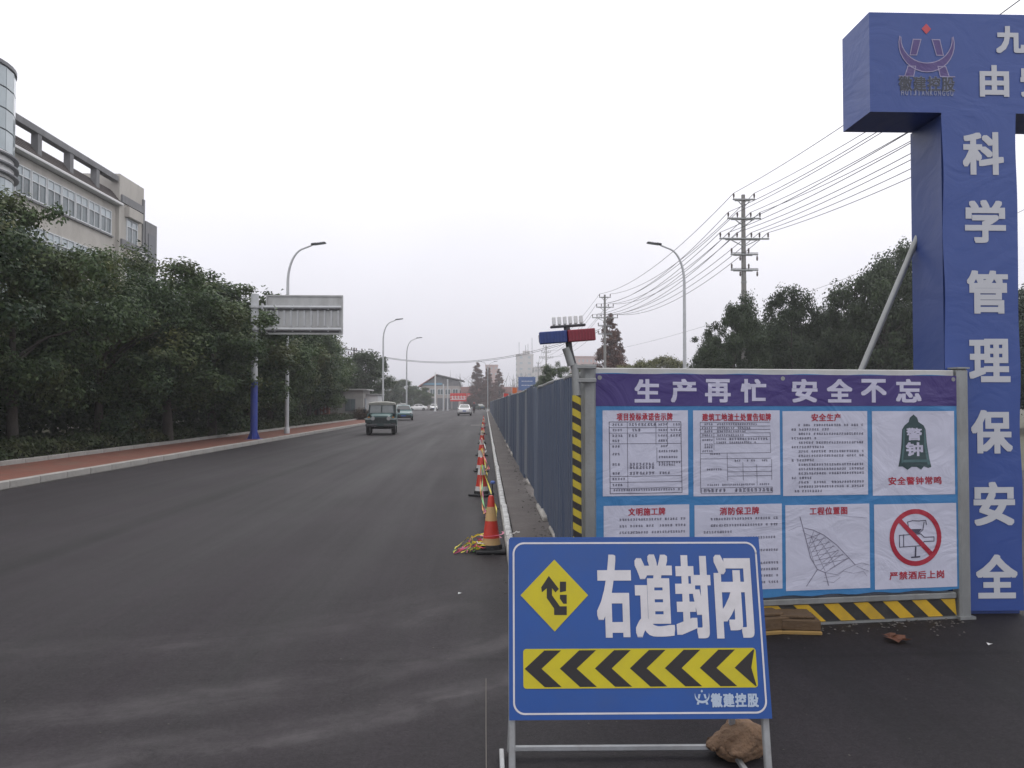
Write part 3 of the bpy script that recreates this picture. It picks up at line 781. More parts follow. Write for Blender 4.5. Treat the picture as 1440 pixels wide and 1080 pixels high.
# ================================================================== STREET FURNITURE
m_pole = mat('pale_pole_paint', (.50, .51, .53), .45, .08, 4, dirt=((.3, .29, .27), .4, 3))
m_steel = mat('galvanised_steel', (.30, .31, .31), .5, .2, 5, .1, 60, metal=.55, dirt=((.2, .19, .17), .6, 6), stretch=(1, 1, .4))
m_dkmetal = mat('dark_metal', (.06, .06, .065), .5, .2, 6, metal=.3)
m_concp = mat('pole_concrete', (.25, .24, .23), .9, .15, 3, .3, 40)
m_insul = mat('insulator', (.10, .075, .07), .3, .2, 6)
m_bluep = mat('blue_pole_paint', (.025, .05, .30), .45, .15, 4, dirt=((.10, .10, .14), .5, 4))
def lamp_meshes():
    H = 9.75; out = {}
    out['base_flange'] = MB().box((0, 0, .04), (.4, .4, .08), ch=.015).lathe([(.14, .08), (.14, .35), (.10, .4)], 14).mesh('base_flange', m_pole, 40)
    path = [(0, 0, .08), (0, 0, 3), (0, 0, 6), (0, 0, 7.7)]
    rs = [.105, .092, .08, .072]
    for k in range(1, 10):
        a = R(76) * k / 9
        path.append((.88 * (1 - math.cos(a)), 0, 7.7 + 1.72 * math.sin(a))); rs.append(.07 - .003 * k)
    path.append((1.2, 0, 9.58)); rs.append(.04)
    out['pole'] = MB().tube(path, rs, 12).mesh('pole', m_pole, 40)
    hd = MB(); rot = Matrix.Rotation(R(-8), 3, 'Y')
    hd.box((1.52, 0, 9.66), (.74, .28, .05), rot, .015).box((1.28, 0, 9.65), (.26, .18, .09), rot, .02)
    for k in range(6): hd.box((1.40 + k * .08, 0, 9.68 + k * .011), (.02, .26, .05), rot)
    out['lamp_head'] = hd.mesh('lamp_head', m_dkmetal)
    out['lens'] = MB().box((1.56, 0, 9.63), (.54, .2, .015), rot).mesh('lens', m_glass2)
    return out
LAMP = lamp_meshes()
def lamp(label, x, y, flip, double=False):
    t = thing('street_lamp', label, 'street lamp', (x, y, 0), math.pi if flip else 0, 'curved-arm street lamps')
    obj('base_flange', LAMP['base_flange'], t); obj('pole', LAMP['pole'], t); h = obj('lamp_head', LAMP['lamp_head'], t); obj('lens', LAMP['lens'], h)
    if double:
        p = obj('pole', LAMP['pole'], t, None, math.pi); h = obj('lamp_head', LAMP['lamp_head'], t, None, math.pi); obj('lens', LAMP['lens'], h)
    return t
lamp('tall curved street lamp rising behind the message sign panel', -9.95, 39, False)
lamp('curved street lamp above the round tree behind the jeep', -9.8, 74, False)
lamp('pale street lamp beside the white saloon seen from the side', -9.7, 95, False)
lamp('curved street lamp reaching left above the yellowing trees', 10.0, 38.4, True)
lamp('far double-armed street lamp before the rust-brown conifers', .4, 148, False, True)
t = thing('pale_mast', 'bare white mast beside the white car facing the camera far ahead', 'pole', (at(612, 560, 150).x, 150, 0))
MB().tube([(0, 0, 0), (0, 0, 4), (0, 0, 7.6)], [.16, .14, .1], 10).build('shaft', m_white, t, 40)
MB().box((0, 0, .06), (.5, .5, .12), ch=.02).build('base_plate', m_pole, t)
for px, yt, lb in ((623.5, 540, 'left one of two short grey posts at the shop corner'), (629.5, 533, 'right and taller of two grey posts at the shop corner')):
    p = at(px, yt, 170)
    t = thing('grey_post', lb, 'post', (p.x, 170, 0))
    MB().tube([(0, 0, 0), (0, 0, p.z)], .14, 8).build('shaft', m_pole, t, 40); MB().box((0, 0, .05), (.5, .5, .1)).build('base_plate', m_pole, t)

def message_sign():
    Y = 33.0
    x = at(357, 600, Y).x
    t = thing('message_sign', 'overhead message sign seen from behind on a blue and white roadside post', 'sign', (x, Y, 0))
    MB().box((0, 0, .06), (.62, .62, .12), ch=.02).build('base_plate', m_bluep, t)
    g = MB()
    for a in range(4):
        g.prism([(.12, .12), (.27, .12), (.12, .5)], -.01, .01)
        n = 6; o = len(g.v) - n
        rot = Matrix.Rotation(a * math.pi / 2, 3, 'Z')
        for i in range(o, len(g.v)): g.v[i] = tuple(rot @ Vector(g.v[i]))
    g.build('gusset', m_bluep, t)
    MB().lathe([(.15, .12), (.145, 2.6)], 16).build('blue_post', m_bluep, t, 40)
    MB().lathe([(.14, 2.6), (.135, 4.6), (.16, 4.62), (.16, 6.25), (.02, 6.3)], 16).build('white_post', m_pole, t, 40)
    p0, p1 = at(373, 470, Y), at(482, 415, Y)
    bx0, bx1, z0, z1 = p0.x - x, p1.x - x, p0.z, p1.z
    m_back = mat('sheet_back', (.46, .465, .465), .55, .18, 1.8, .1, 20, metal=.25, dirt=((.22, .21, .20), .6, 1.2), stretch=(1, 1, .3))
    pn = MB().box(((bx0 + bx1) / 2, .12, (z0 + z1) / 2), (bx1 - bx0, .06, z1 - z0), ch=.01).build('panel', m_back, t)
    for u, w, zz, ww in ((0, 0, z1 - .03, 1), (0, 0, z0 + .03, 1)):
        MB().box(((bx0 + bx1) / 2, .07, zz), (bx1 - bx0, .05, .06)).build('rim', m_back, pn)
    for u in (bx0 + .03, bx1 - .03): MB().box((u, .07, (z0 + z1) / 2), (.06, .052, z1 - z0 - .12)).build('rim', m_back, pn)
    for k in range(11):
        u = bx0 + .2 + k * (bx1 - bx0 - .4) / 10
        MB().box((u, .06, (z0 + z1) / 2 - .08), (.07, .06, (z1 - z0) * .46)).build('stiffener', m_pole, pn)
    for zz in (at(420, 432, Y).z, at(420, 463, Y).z):
        MB().tube([(0, 0, zz), (bx1 - .06, .0, zz)], .065, 10).build('arm', m_pole, t, 40)
        MB().box((bx1 * .55, .045, zz - .1), (bx1 - bx0 - .25, .04, .05)).build('rail', m_dkmetal, t)
        MB().lathe([(.24, zz - .05), (.24, zz + .05)], 14).build('collar', m_pole, t, 40)
        for k in range(4): MB().box((bx0 + .4 + k * .75, .04, zz), (.05, .14, .2)).build('clamp', m_pole, t)
        MB().box((.33, 0, zz), (.04, .3, .3), ch=.01).build('flange', m_pole, t)
message_sign()

# ------------------------------------------------------------------ power line
PX = {}
ARMS = [(14.62, .72, 2), (13.4, 1.08, 4), (12.1, 1.6, 6), (11.1, .88, 4), (10.1, .88, 4)]
def power_pole(label, x, y, full=True):
    t = thing('power_pole', label, 'utility pole', (x, y, 0), 0, 'concrete power poles')
    MB().tube([(0, 0, -.2), (0, 0, 7), (0, 0, 14.95)], [.21, .17, .12], 14).build('shaft', m_concp, t, 40)
    ends = []
    for i, (z, w, n) in enumerate(ARMS if full else ARMS[:3]):
        a = MB().box((0, -.15, z), (2 * w, .09, .1), ch=.01)
        a.box((0, .15, z), (2 * w * .7, .06, .08))
        if i < 3: a.bar((-w * .6, -.15, z - .03), (0, -.12, z - .5), .05).bar((w * .6, -.15, z - .03), (0, -.12, z - .5), .05)
        arm = a.build('crossarm', m_steel, t)
        for k in range(n):
            u = -w + .06 + (2 * w - .12) * k / (n - 1)
            if n == 4 and i == 1: u = (-w + .06, -w * .4, w * .4, w - .06)[k]
            if i == 2: u = (-1, -.64, -.3, .3, .64, 1)[k] * (w - .06)
            up = 1 if i < 3 else (-1 if k % 2 else 1)
            MB().lathe([(.02, z + .05 * up), (.03, z + .12 * up), (.07, z + .16 * up), (.04, z + .2 * up), (.07, z + .25 * up), (.05, z + .36 * up), (.03, z + .4 * up)], 8, (u, -.15, 0)).build('insulator', m_insul, arm, 40)
            if i < 3: ends.append(Vector((x + u, y - .15, z + .4)))
        if i >= 3:
            MB().bar((-w, -.16, z + .1), (w, -.16, z + .1), .03).build('fuse_bar', m_dkmetal, arm)
    for zz in (9.3, 6.0): MB().lathe([(.18, zz), (.18, zz + .08)], 12).build('band', m_steel, t)
    return ends
e0 = power_pole('power pole near the gate, outside the picture', 17.6, 1.5)
e1 = power_pole('tall concrete power pole with five crossarms behind the hoarding', at(1046, 400, 48.5).x, 48.5)
e2 = power_pole('second concrete power pole beside the tall rust-brown conifer', at(850.5, 450, 94).x, 94)
e3 = power_pole('third power pole, small and hazy above the fence line', at(768, 500, 178).x, 178, False)
e4 = power_pole('fourth power pole, a tiny cross by the tower block', at(757, 510, 250).x, 250, False)
m_wire = mat('wire', (.035, .035, .04), .6)
def wire(name, label, a, b, sag, r=.013, group='power line wires'):
    pts = []
    for k in range(25):
        s = k / 24; p = a.lerp(b, s); pts.append((p.x, p.y, p.z - sag * 4 * s * (1 - s)))
    return tag(MB().tube(pts, r, 5).build(name, m_wire, None, 60), label, 'wire', group)
SEAT = ['left end of the top arm', 'right end of the top arm'] + [w + ' insulator of the second arm' for w in ('leftmost', 'inner left', 'inner right', 'rightmost')] + [w + ' insulator of the third arm' for w in ('leftmost', 'second', 'third', 'fourth', 'fifth', 'rightmost')]
for k in range(12):
    wire('overhead_wire', f'wire over the gate to the first power pole, {SEAT[k]}', e0[k], e1[k], 1.0 + .12 * (k % 3), .017)
    wire('overhead_wire', f'wire between first and second power poles, {SEAT[k]}', e1[k], e2[k], 1.25 + .15 * (k % 3), .020)
    if k % 2 == 0: wire('overhead_wire', f'wire beyond the second power pole, {SEAT[k]}', e2[k], e3[k], 1.6 + .2 * (k % 3), .018)
    if k % 3 == 0: wire('overhead_wire', f'wire between the two hazy far power poles, {SEAT[k]}', e3[k], e4[k], 1.8, .02)
wire('telephone_wire', 'low faint telephone wire rising rightwards behind the hoarding trees', at(862, 492, 94), at(1320, 342, 44), .6, .011, None)
wire('telephone_wire', 'low telephone wire right of the gate pillar', at(1320, 342, 43.8), at(1560, 225, 30), .4, .011, None)
def left_pole():
    p = at(498, 489, 100)
    t = thing('power_pole', 'small dark power pole with crossarms poking out above the kiosk tree', 'utility pole', (p.x, 100, 0))
    MB().tube([(0, 0, -.2), (0, 0, p.z)], [.19, .12], 12).build('shaft', m_concp, t, 40)
    for z, w in ((p.z - .35, 1.1), (p.z - .95, .8)):
        a = MB().box((0, -.14, z), (2 * w, .1, .1), Matrix.Rotation(R(8), 3, 'Y')).build('crossarm', m_dkmetal, t)
        for u in (-w + .08, -.3, .3, w - .08): MB().lathe([(.03, z + .05), (.09, z + .12), (.07, z + .35)], 8, (u, -.14, -u * .13)).build('insulator', m_insul, a, 40)
    q = e2[0]
    for k, dz in enumerate((0, .12)):
        wire('crossing_wire', ('upper' if k else 'lower') + ' sagging cable crossing high over the road', Vector((p.x + .9, 100, p.z - .7 + dz)), Vector((q.x - .0, 94, at(849, 466 - k * 3, 94).z)), 2.4 + .05 * k, .024, None)
left_pole()

# ================================================================== SITE FENCE AND HOARDING
FX = 0.82
m_fence = mat('blue_sheet', (.115, .142, .198), .5, .35, 1.3, .08, 40, metal=.1, dirt=((.21, .215, .225), .8, 1.6), stretch=(1, 2.5, .12))
m_fence2 = mat('blue_sheet_faded', (.18, .20, .235), .55, .22, 1.3, .08, 40, metal=.1, dirt=((.19, .19, .19), .7, 1.4), stretch=(1, 1, .18))
m_fence3 = mat('blue_sheet_dark', (.075, .100, .155), .5, .25, 1.3, .08, 40, metal=.1, dirt=((.17, .175, .19), .8, 1.8), stretch=(1, 2.5, .12))
m_strip = mat('median_paving', (.095, .082, .078), .9, .3, 1.4, .6, 30, dirt=((.17, .155, .145), .7, 1.1))
m_sill = mat('fence_sill', (.36, .34, .31), .9, .3, 2, .6, 25, dirt=((.14, .13, .12), .8, 3))
def fence_panel(mm, w=.955):
    m = MB(); prof = []
    n = 5; p = w / n
    for k in range(n):
        y = k * p
        prof += [(y, 0), (y + p * .52, 0), (y + p * .60, -.034), (y + p * .90, -.034), (y + p * .98, 0)]
    prof.append((w, 0))
    vs, fs = [], []
    for y, x in prof: vs += [(x, y, 0), (x, y, 1.76)]
    N = len(prof)
    for y, x in prof: vs += [(x + .004, y, 0), (x + .004, y, 1.76)]
    for i in range(N - 1):
        a = 2 * i; fs.append((a, a + 1, a + 3, a + 2)); b = 2 * N + a; fs.append((b, b + 2, b + 3, b + 1))
        fs.append((a + 1, b + 1, b + 3, a + 3))
    return m.add(vs, fs).mesh('sheet', mm)
def fence():
    f = thing('site_fence', 'long blue-grey corrugated steel site fence running up the middle of the road', 'fence', (FX, 5.7, 0))
    mes = [fence_panel(m_fence), fence_panel(m_fence2), fence_panel(m_fence3)]
    mrail = MB().box((.03, .5, 0), (.05, 1.0, .05)).mesh('rail', m_steel)
    mpost = MB().box((.055, 0, .93), (.06, .06, 1.86), ch=.006).mesh('post', m_steel)
    mcap = MB().box((.0, .5, 0), (.06, 1.0, .035), ch=.008).mesh('top_channel', m_steel)
    r = random.Random(3)
    for i in range(140):
        y = i * 1.0
        dz = r.uniform(-.02, .03) + (.10 if r.random() < .14 else 0.0)
        o = obj('sheet', r.choice(mes), f, (r.uniform(-.012, .012), y + r.uniform(0, .02), .10 + dz))
        o.rotation_euler = (r.uniform(-.006, .006), r.uniform(-.014, .014), r.uniform(-.006, .006)); o.scale = (1, 1, 1 - dz * .35 + r.uniform(-.012, .008))
        if i % 3 == 0: obj('post', mpost, f, (0.01, y, 0))
        c = obj('top_channel', mcap, f, (.0, y, 1.865 + r.uniform(-.008, .012))); c.rotation_euler = (r.uniform(-.012, .012), 0, 0)
        if i % 3 == 1: obj('rail', mrail, f, (.01, y - .99, 1.3)); 
    s = MB()
    for i in range(70):
        h = r.uniform(.03, .09)
        if r.random() < .45: continue
        s.box((.0 + r.uniform(-.02, .03), 3.0 + i * 2, .08 + h / 2), (.12, r.uniform(.7, 1.9), h), ch=.015)
    s.build('concrete_sill', m_sill, f)
fence()
def median():
    o = MB().box((.85, 110, .03), (1.05, 205, .12)).build('median_strip', m_strip); struct(o, 'dusty concrete strip between kerb and fence')
    m_wk = mat('white_kerb_paint', (.56, .56, .55), .8, .2, 4, .5, 30, dirt=((.10, .09, .085), 1.0, 5.5))
    k = thing('median_kerb', 'chipped white-painted kerb along the foot of the fence', 'kerb', (.27, 7.5, 0))
    k['kind'] = 'structure'
    MB().box((.0, 98, .02), (.09, 196, .1)).build('kerb_bed', m_sill, k)
    me = [MB().box((0, 0, 0), (.075, .98, .125 + .006 * q), ch=.01 + .004 * q).mesh('kerb_stone', m_wk) for q in range(3)]
    r = random.Random(5)
    for i in range(110):
        o = obj('kerb_stone', r.choice(me), k, (r.uniform(-.008, .008), .5 + i, .066 + r.uniform(-.010, .004)), r.uniform(-.008, .008))
median()

# ---- notice hoarding (front panel) ----
PL, PR = Vector((.755, 5.43, 0)), Vector((3.555, 5.75, 0))
HO = Plane(PL, PR - PL, (0, 0, 1))
HW = (PR - PL).length
m_yel = mat('hazard_yellow', (.55, .34, .02), .6, .15, 5, dirt=((.2, .15, .05), .6, 6))
m_blk = mat('hazard_black', (.022, .021, .022), .6, .2, 5, dirt=((.08, .075, .07), .5, 6))
def hoarding():
    t = thing('notice_hoarding', 'steel hoarding frame with hazard-striped foot board facing the camera', 'hoarding')
    t.matrix_world = HO.matrix()
    for u, nm in ((-.032, 'post'), (HW + .05, 'post')):
        p = MB().box((u, 0, .94), (.095, .095, 1.88), ch=.014).build(nm, m_steel, t)
        MB().box((u, 0, 1.887), (.105, .105, .012)).build('post_cap', m_steel, p)
        MB().box((u, 0, .01), (.13, .13, .02)).build('foot_plate', m_steel, p)
    MB().box((HW / 2, 0, 1.845), (HW - .02, .05, .05), ch=.006).build('top_rail', mat('pale_rail', (.48, .48, .47), .5, .12, 5, dirt=((.3, .29, .27), .5, 6)), t)
    zb = HO.uv(1200, 842)[1]
    MB().box((HW / 2, 0, zb), (HW - .02, .05, .045), ch=.006).build('middle_rail', m_steel, t)
    MB().box((HW / 2, .012, 1.0), (HW - .12, .012, 1.66)).build('backing_sheet', m_fence, t)
    z0, z1 = .018, zb - .024
    bd = MB().box((HW / 2, 0, (z0 + z1) / 2), (HW - .02, .02, z1 - z0)).build('hazard_board', m_blk, t)
    MB().box((HW / 2, 0, .008), (HW - .02, .05, .016)).build('bottom_rail', m_steel, t)
    a = .075
    while a < HW - .1:
        w = .118; sh = -(z1 - z0) * -1.05
        x0, x1 = a, a + w
        pts = [(x0 + sh, z0 + .002), (x1 + sh, z0 + .002), (x1, z1 - .002), (x0, z1 - .002)]
        pts = [(min(max(u, .02), HW - .005), v) for u, v in pts]
        if pts[1][0] - pts[0][0] < .001 and pts[2][0] - pts[3][0] < .001: break
        MB().prism(pts, -.013, -.0105).build('yellow_stripe', m_yel, bd); a += .237
hoarding()

# ---- printed banner hung on the hoarding ----
def cloth_mat(name, col, rough=.45, wrinkle=.026):
    m = mat(name, col, rough, .06, 1.5)
    n, l = m.node_tree.nodes, m.node_tree.links.new
    b = n['Principled BSDF']
    tc = n.new('ShaderNodeTexCoord'); mp = n.new('ShaderNodeMapping'); mp.inputs['Scale'].default_value = (1.6, 1, 2.2); mp.inputs['Rotation'].default_value = (0, .5, 0)
    l(tc.outputs['Object'], mp.inputs[0])
    t = n.new('ShaderNodeTexNoise'); t.inputs['Scale'].default_value = 1.6; t.inputs['Detail'].default_value = 4; t.inputs['Distortion'].default_value = 1.2
    l(mp.outputs[0], t.inputs['Vector'])
    t2 = n.new('ShaderNodeTexNoise'); t2.inputs['Scale'].default_value = 14; t2.inputs['Detail'].default_value = 3; l(tc.outputs['Object'], t2.inputs['Vector'])
    ad = n.new('ShaderNodeMath'); ad.operation = 'MULTIPLY_ADD'; ad.inputs[1].default_value = .06; l(t2.outputs['Fac'], ad.inputs[0]); l(t.outputs['Fac'], ad.inputs[2])
    bp = n.new('ShaderNodeBump'); bp.inputs['Strength'].default_value = .8; bp.inputs['Distance'].default_value = wrinkle
    l(ad.outputs[0], bp.inputs['Height']); l(bp.outputs[0], b.inputs['Normal'])
    return m
c_purple = cloth_mat('banner_purple', (.052, .034, .165)); c_cyan = cloth_mat('banner_cyan', (.045, .19, .42)); c_sheet = cloth_mat('banner_white', (.52, .525, .64))
c_red = cloth_mat('print_red', (.36, .022, .045)); c_ink = cloth_mat('print_ink', (.055, .05, .085)); c_lav = cloth_mat('print_lavender', (.50, .49, .62)); c_teal = cloth_mat('print_teal', (.032, .062, .068)); c_grey = cloth_mat('print_grey', (.20, .19, .26))
def banner():
    t = thing('notice_banner', 'purple and blue vinyl safety banner with eight printed notices on the hoarding', 'banner')
    m = HO.matrix(); t.matrix_world = m @ Matrix.Translation((0, -.03, 0))
    PLN = Plane(HO.O + HO.V.cross(HO.U) * -.03, HO.U, HO.V)
    uv = PLN.uv
    u0, v0 = uv(838, 834); u1, v1 = uv(1345, 528)
    v0 = min(v0, uv(1345, 829)[1])
    # cloth body: a gently rippled hem at the foot
    nx = 40; vs, fs = [], []
    for i in range(nx + 1):
        u = u0 + (u1 - u0) * i / nx
        vs += [(u, -.002, v1 + .004 * math.sin(i * .9)), (u, -.002, v0 + .006 * math.sin(i * 1.3)), (u, .004, v1 + .004 * math.sin(i * .9)), (u, .004, v0 + .006 * math.sin(i * 1.3))]
    for i in range(nx):
        a = 4 * i; fs += [(a + 1, a + 5, a + 4, a), (a + 2, a + 6, a + 7, a + 3), (a, a + 4, a + 6, a + 2), (a + 3, a + 7, a + 5, a + 1)]
    MB().add(vs, fs).build('cloth', c_cyan, t)
    for u in (u0 + .03, (u0 + u1) / 2, u1 - .03): MB().lathe([(.016, 0), (.016, .004), (.008, .005)], 12, (u, -.006, v1 - .03), 'y').build('eyelet', m_steel, t)
    hb = uv(1000, 571)[1]
    hd = MB().add([(u0 + .002, -.004, hb), (u1 - .002, -.004, hb), (u1 - .002, -.004, v1 - .002), (u0 + .002, -.004, v1 - .002)], [(0, 1, 2, 3)]).build('header_band', c_purple, t)
    for ch, px in zip('生产再忙安全不忘', (910, 961, 1009, 1059, 1131, 1180, 1228, 1277)):
        u, v = uv(px, 549.5); w = uv(px + 18, 549)[0] - uv(px - 18, 549)[0]; h = uv(px, 533)[1] - uv(px, 566)[1]
        tx = MB(); put_char(tx, ch, u, v, w, h, (w * .036, h * .034), .006)
        tx.build('character', c_lav, hd)
    S = {}
    rects = [(847.5, 577, 967, 698), (975, 577, 1096, 698), (1101, 578, 1219, 697.5), (1227, 578, 1341, 697), (849, 709, 969, 833), (977, 708, 1099, 832), (1105, 708, 1222, 831), (1230, 707, 1344, 829)]
    labs = ['bid pledge table notice', 'building waste table notice', 'safe production rules notice', 'alarm bell notice', 'tidy site rules notice', 'fire guard rules notice', 'site location map notice', 'no drinking notice']
    r = random.Random(12)
    for i, (x0, y0, x1, y1) in enumerate(rects):
        a = uv(x0, y1); b = uv(x1, y0); a = (a[0], max(a[1], v0 + .02))
        s = MB().add([(a[0], -.004, a[1]), (b[0], -.004, a[1]), (b[0], -.004, b[1]), (a[0], -.004, b[1])], [(0, 1, 2, 3)]).build('notice_sheet', c_sheet, t)
        s['label'] = labs[i]
        def q(fx, fy): return (a[0] + (b[0] - a[0]) * fx, b[1] - (b[1] - a[1]) * fy)
        W, H = b[0] - a[0], b[1] - a[1]
        head = {0: ('项目投标承诺告示牌', .16, .82, .075), 1: ('建筑工地渣土处置告知牌', .10, .90, .08), 2: ('安全生产', .33, .69, .075), 3: ('安全警钟常鸣', .18, .84, .83), 4: ('文明施工牌', .28, .72, .075), 5: ('消防保卫牌', .28, .74, .075), 6: ('工程位置图', .28, .74, .075), 7: ('严禁酒后上岗', .17, .85, .845)}[i]
        tx = MB(); hh = H * (.09 if i in (0, 1, 2, 4, 5, 6) else .095)
        put_line(tx, head[0], q(head[1], 0)[0], q(head[2], 0)[0], q(0, head[3])[1], hh, (hh * .028, hh * .022), .006)
        tx.build('heading', c_red, s)
        k = MB(); lw = .0028
        def ln(*pts, w=lw): k.line([q(*p) for p in pts], w, .0058)
        def pr(x0_, x1_, y, h=.030, fill=1.0, ind=0.0): small_print(k, q(x0_, 0)[0], q(x1_, 0)[0], q(0, y)[1], H * h, .006, r, ind * W, fill)
        if i == 0:
            ln((.075, .135), (.915, .135), (.925, .97), (.085, .97), (.075, .135), w=.004)
            for y in (.20, .265, .39, .77, .84): ln((.08, y), (.915, y))
            ln((.285, .135), (.29, .91)); ln((.62, .135), (.62, .40)); ln((.755, .135), (.755, .42)); ln((.63, .44), (.63, .62)); ln((.63, .60), (.92, .60)); ln((.08, .91), (.92, .91))
            for y, f in ((.165, .8), (.23, .8), (.295, .7), (.355, .6), (.42, .6), (.51, .6), (.63, .55), (.735, .6), (.80, .95), (.87, .65)): pr(.11, .26, y, .03, f)
            for y, x1_ in ((.165, .60), (.23, .43), (.295, .40)): pr(.30, x1_, y, .035)
            for y in (.165, .23, .295, .355, .42): pr(.645, .745, y, .028)
            for y in (.165, .23, .295): pr(.79, .89, y, .03)
            for y in (.48, .55, .61, .64): pr(.65, .90, y, .028, r.uniform(.5, 1))
            for y, x1_ in ((.63, .60), (.67, .60), (.735, .58)): pr(.31, x1_, y, .036)
            pr(.66, .76, .735, .03); pr(.12, .90, .93, .028)
        elif i == 1:
            ln((.08, .14), (.08, .96)); ln((.08, .14), (.88, .14))
            for y in (.185, .225, .265, .31, .50): ln((.08, y), (.885, y))
            ln((.885, .26), (.89, .50)); ln((.235, .265), (.235, .46)); ln((.235, .39), (.885, .39), w=.002); ln((.08, .565), (.89, .565)); ln((.385, .50), (.39, .82))
            for y in (.665, .72, .77): ln((.39, y), (.90, y))
            ln((.565, .61), (.57, .82)); ln((.725, .64), (.73, .88)); ln((.08, .575), (.08, .84)); ln((.90, .58), (.90, .82))
            ln((.09, .905), (.905, .905), (.905, .97), (.09, .97), (.09, .905))
            for y in (.16, .205, .245, .29, .345, .40, .43, .475): pr(.10, .22, y, .025)
            for y, x1_ in ((.16, .72), (.205, .64), (.245, .60), (.29, .56)): pr(.27, x1_, y, .026)
            pr(.26, .36, .335, .024); pr(.41, .84, .335, .03); pr(.26, .36, .375, .024); pr(.41, .70, .375, .024)
            pr(.17, .31, .51, .02); pr(.15, .32, .69, .025); pr(.47, .55, .59, .025); pr(.61, .70, .59, .025); pr(.76, .86, .59, .025)
            pr(.13, .86, .87, .024); pr(.11, .89, .935, .045)
        elif i in (2, 4, 5):
            y = .165
            while y < .95:
                nl = r.randint(1, 2)
                pr(.10, .93, y, .030, 1.0, .08); y += .052 if i == 2 else .075
                if nl == 2 and y < .95: pr(.10, .93, y, .030, r.uniform(.25, .6)); y += .052 if i == 2 else .075
        elif i == 6:
            P = {'a': (.20, .15), 'b': (.36, .80), 'c': (.30, .90), 'd': (.24, .90)}
            ln((.17, .14), (.22, .33), (.29, .62), (.37, .76), (.24, .95), w=.006)
            ln((.37, .76), (.46, .80), (.50, .95), w=.006); ln((.22, .27), (.33, .30), (.45, .36), (.60, .48), (.73, .62), (.82, .72), w=.0055)
            ln((.82, .72), (.70, .77), (.60, .83), (.46, .80)); ln((.82, .72), (.90, .70), (.99, .73)); ln((.84, .74), (.93, .78), (.98, .80))
            ln((.22, .33), (.40, .42), (.52, .60), (.58, .74)); ln((.33, .31), (.27, .48), (.33, .68)); ln((.30, .36), (.38, .60), (.46, .78))
            for k2 in range(7):
                f = k2 / 7
                ln((.24 + f * .14, .40 + f * .36), (.42 + f * .36, .34 + f * .36), w=.0034); ln((.40 + f * .38, .33 + f * .36), (.26 + f * .30, .52 + f * .28), w=.003)
            ln((.46, .80), (.74, .64), w=.003); ln((.40, .78), (.62, .56), w=.003)
            ln((.62, .83), (.68, .79), (.80, .82), (.92, .80), (.96, .86), w=.002); ln((.64, .86), (.56, .92), (.44, .90), w=.0025); ln((.45, .86), (.62, .84), w=.0025); ln((.03, .30), (.12, .26), (.18, .25), w=.0018); ln((.60, .13), (.97, .17), w=.0018)
        elif i == 3:
            bell = [(.42, .70), (.36, .66), (.31, .66), (.33, .56), (.35, .40), (.36, .22), (.39, .17), (.44, .13), (.455, .08), (.50, .04), (.545, .08), (.56, .13), (.62, .17), (.645, .22), (.66, .40), (.685, .56), (.71, .67), (.67, .68), (.62, .66), (.585, .70), (.53, .665), (.47, .665)]
            bb = MB(); bc = q(.5, .4)
            for j in range(len(bell)):
                p1, p2 = q(*bell[j]), q(*bell[(j + 1) % len(bell)]); bb.poly([bc, p1, p2], .0058)
            bb.build('bell_picture', c_teal, s)
            tt = MB(); put_char(tt, '警', *q(.505, .275), W * .19, H * .15, (W * .005, H * .004), .0066); put_char(tt, '钟', *q(.505, .455), W * .21, H * .165, (W * .007, H * .006), .0066)
            hb_ = MB(); hb_.poly([q(.625, .20), q(.64, .24), q(.655, .42), q(.70, .64), q(.665, .64), q(.625, .42)], .0061); hb_.poly([q(.36, .58), q(.66, .58), q(.67, .61), q(.35, .61)], .0062); hb_.poly([q(.375, .21), q(.39, .21), q(.385, .45), q(.36, .62), q(.345, .62), q(.365, .42)], .0063)
            hb_.build('bell_sheen', cloth_mat('print_teal_light', (.075, .14, .15)), s)
            tt.build('bell_lettering', c_lav, s)
            for y in (.57, .60, .63): ln((.37, y), (.64, y), w=.0015)
        elif i == 7:
            c = q(.495, .40); Rr = W * .315; rg = MB(); n = 40
            for j in range(n):
                a1, a2 = 2 * math.pi * j / n, 2 * math.pi * (j + 1) / n
                rg.poly([(c[0] + Rr * math.cos(a1), c[1] + Rr * math.sin(a1)), (c[0] + Rr * math.cos(a2), c[1] + Rr * math.sin(a2)), (c[0] + Rr * .83 * math.cos(a2), c[1] + Rr * .83 * math.sin(a2)), (c[0] + Rr * .83 * math.cos(a1), c[1] + Rr * .83 * math.sin(a1))], .0066)
            rg.line([(c[0] - Rr * .62, c[1] + Rr * .62), (c[0] + Rr * .64, c[1] - Rr * .64)], Rr * .17, .0068)
            rg.build('prohibition_ring', c_red, s)
            cw = .006
            k.line([q(.30, .37), q(.56, .36), q(.60, .40), q(.72, .40), q(.72, .45), q(.60, .45), q(.56, .50), q(.30, .51), q(.30, .37)], cw, .0058)
            k.line([q(.35, .365), q(.35, .505)], cw, .0059); k.line([q(.40, .22), q(.42, .32), q(.46, .35), q(.54, .35), q(.585, .31), q(.60, .22)], cw, .0061); k.line([q(.40, .215), q(.46, .20), q(.54, .205), q(.62, .20), q(.63, .25)], cw, .0062)
            k.line([q(.495, .52), q(.49, .62)], .012, .0063); k.line([q(.445, .635), q(.54, .63)], .010, .0064)
            k.poly([q(.435, .30), q(.465, .345), q(.535, .345), q(.575, .30)], .006)
        if k.v: k.build('print', c_grey if i == 6 else c_ink, s)
banner()

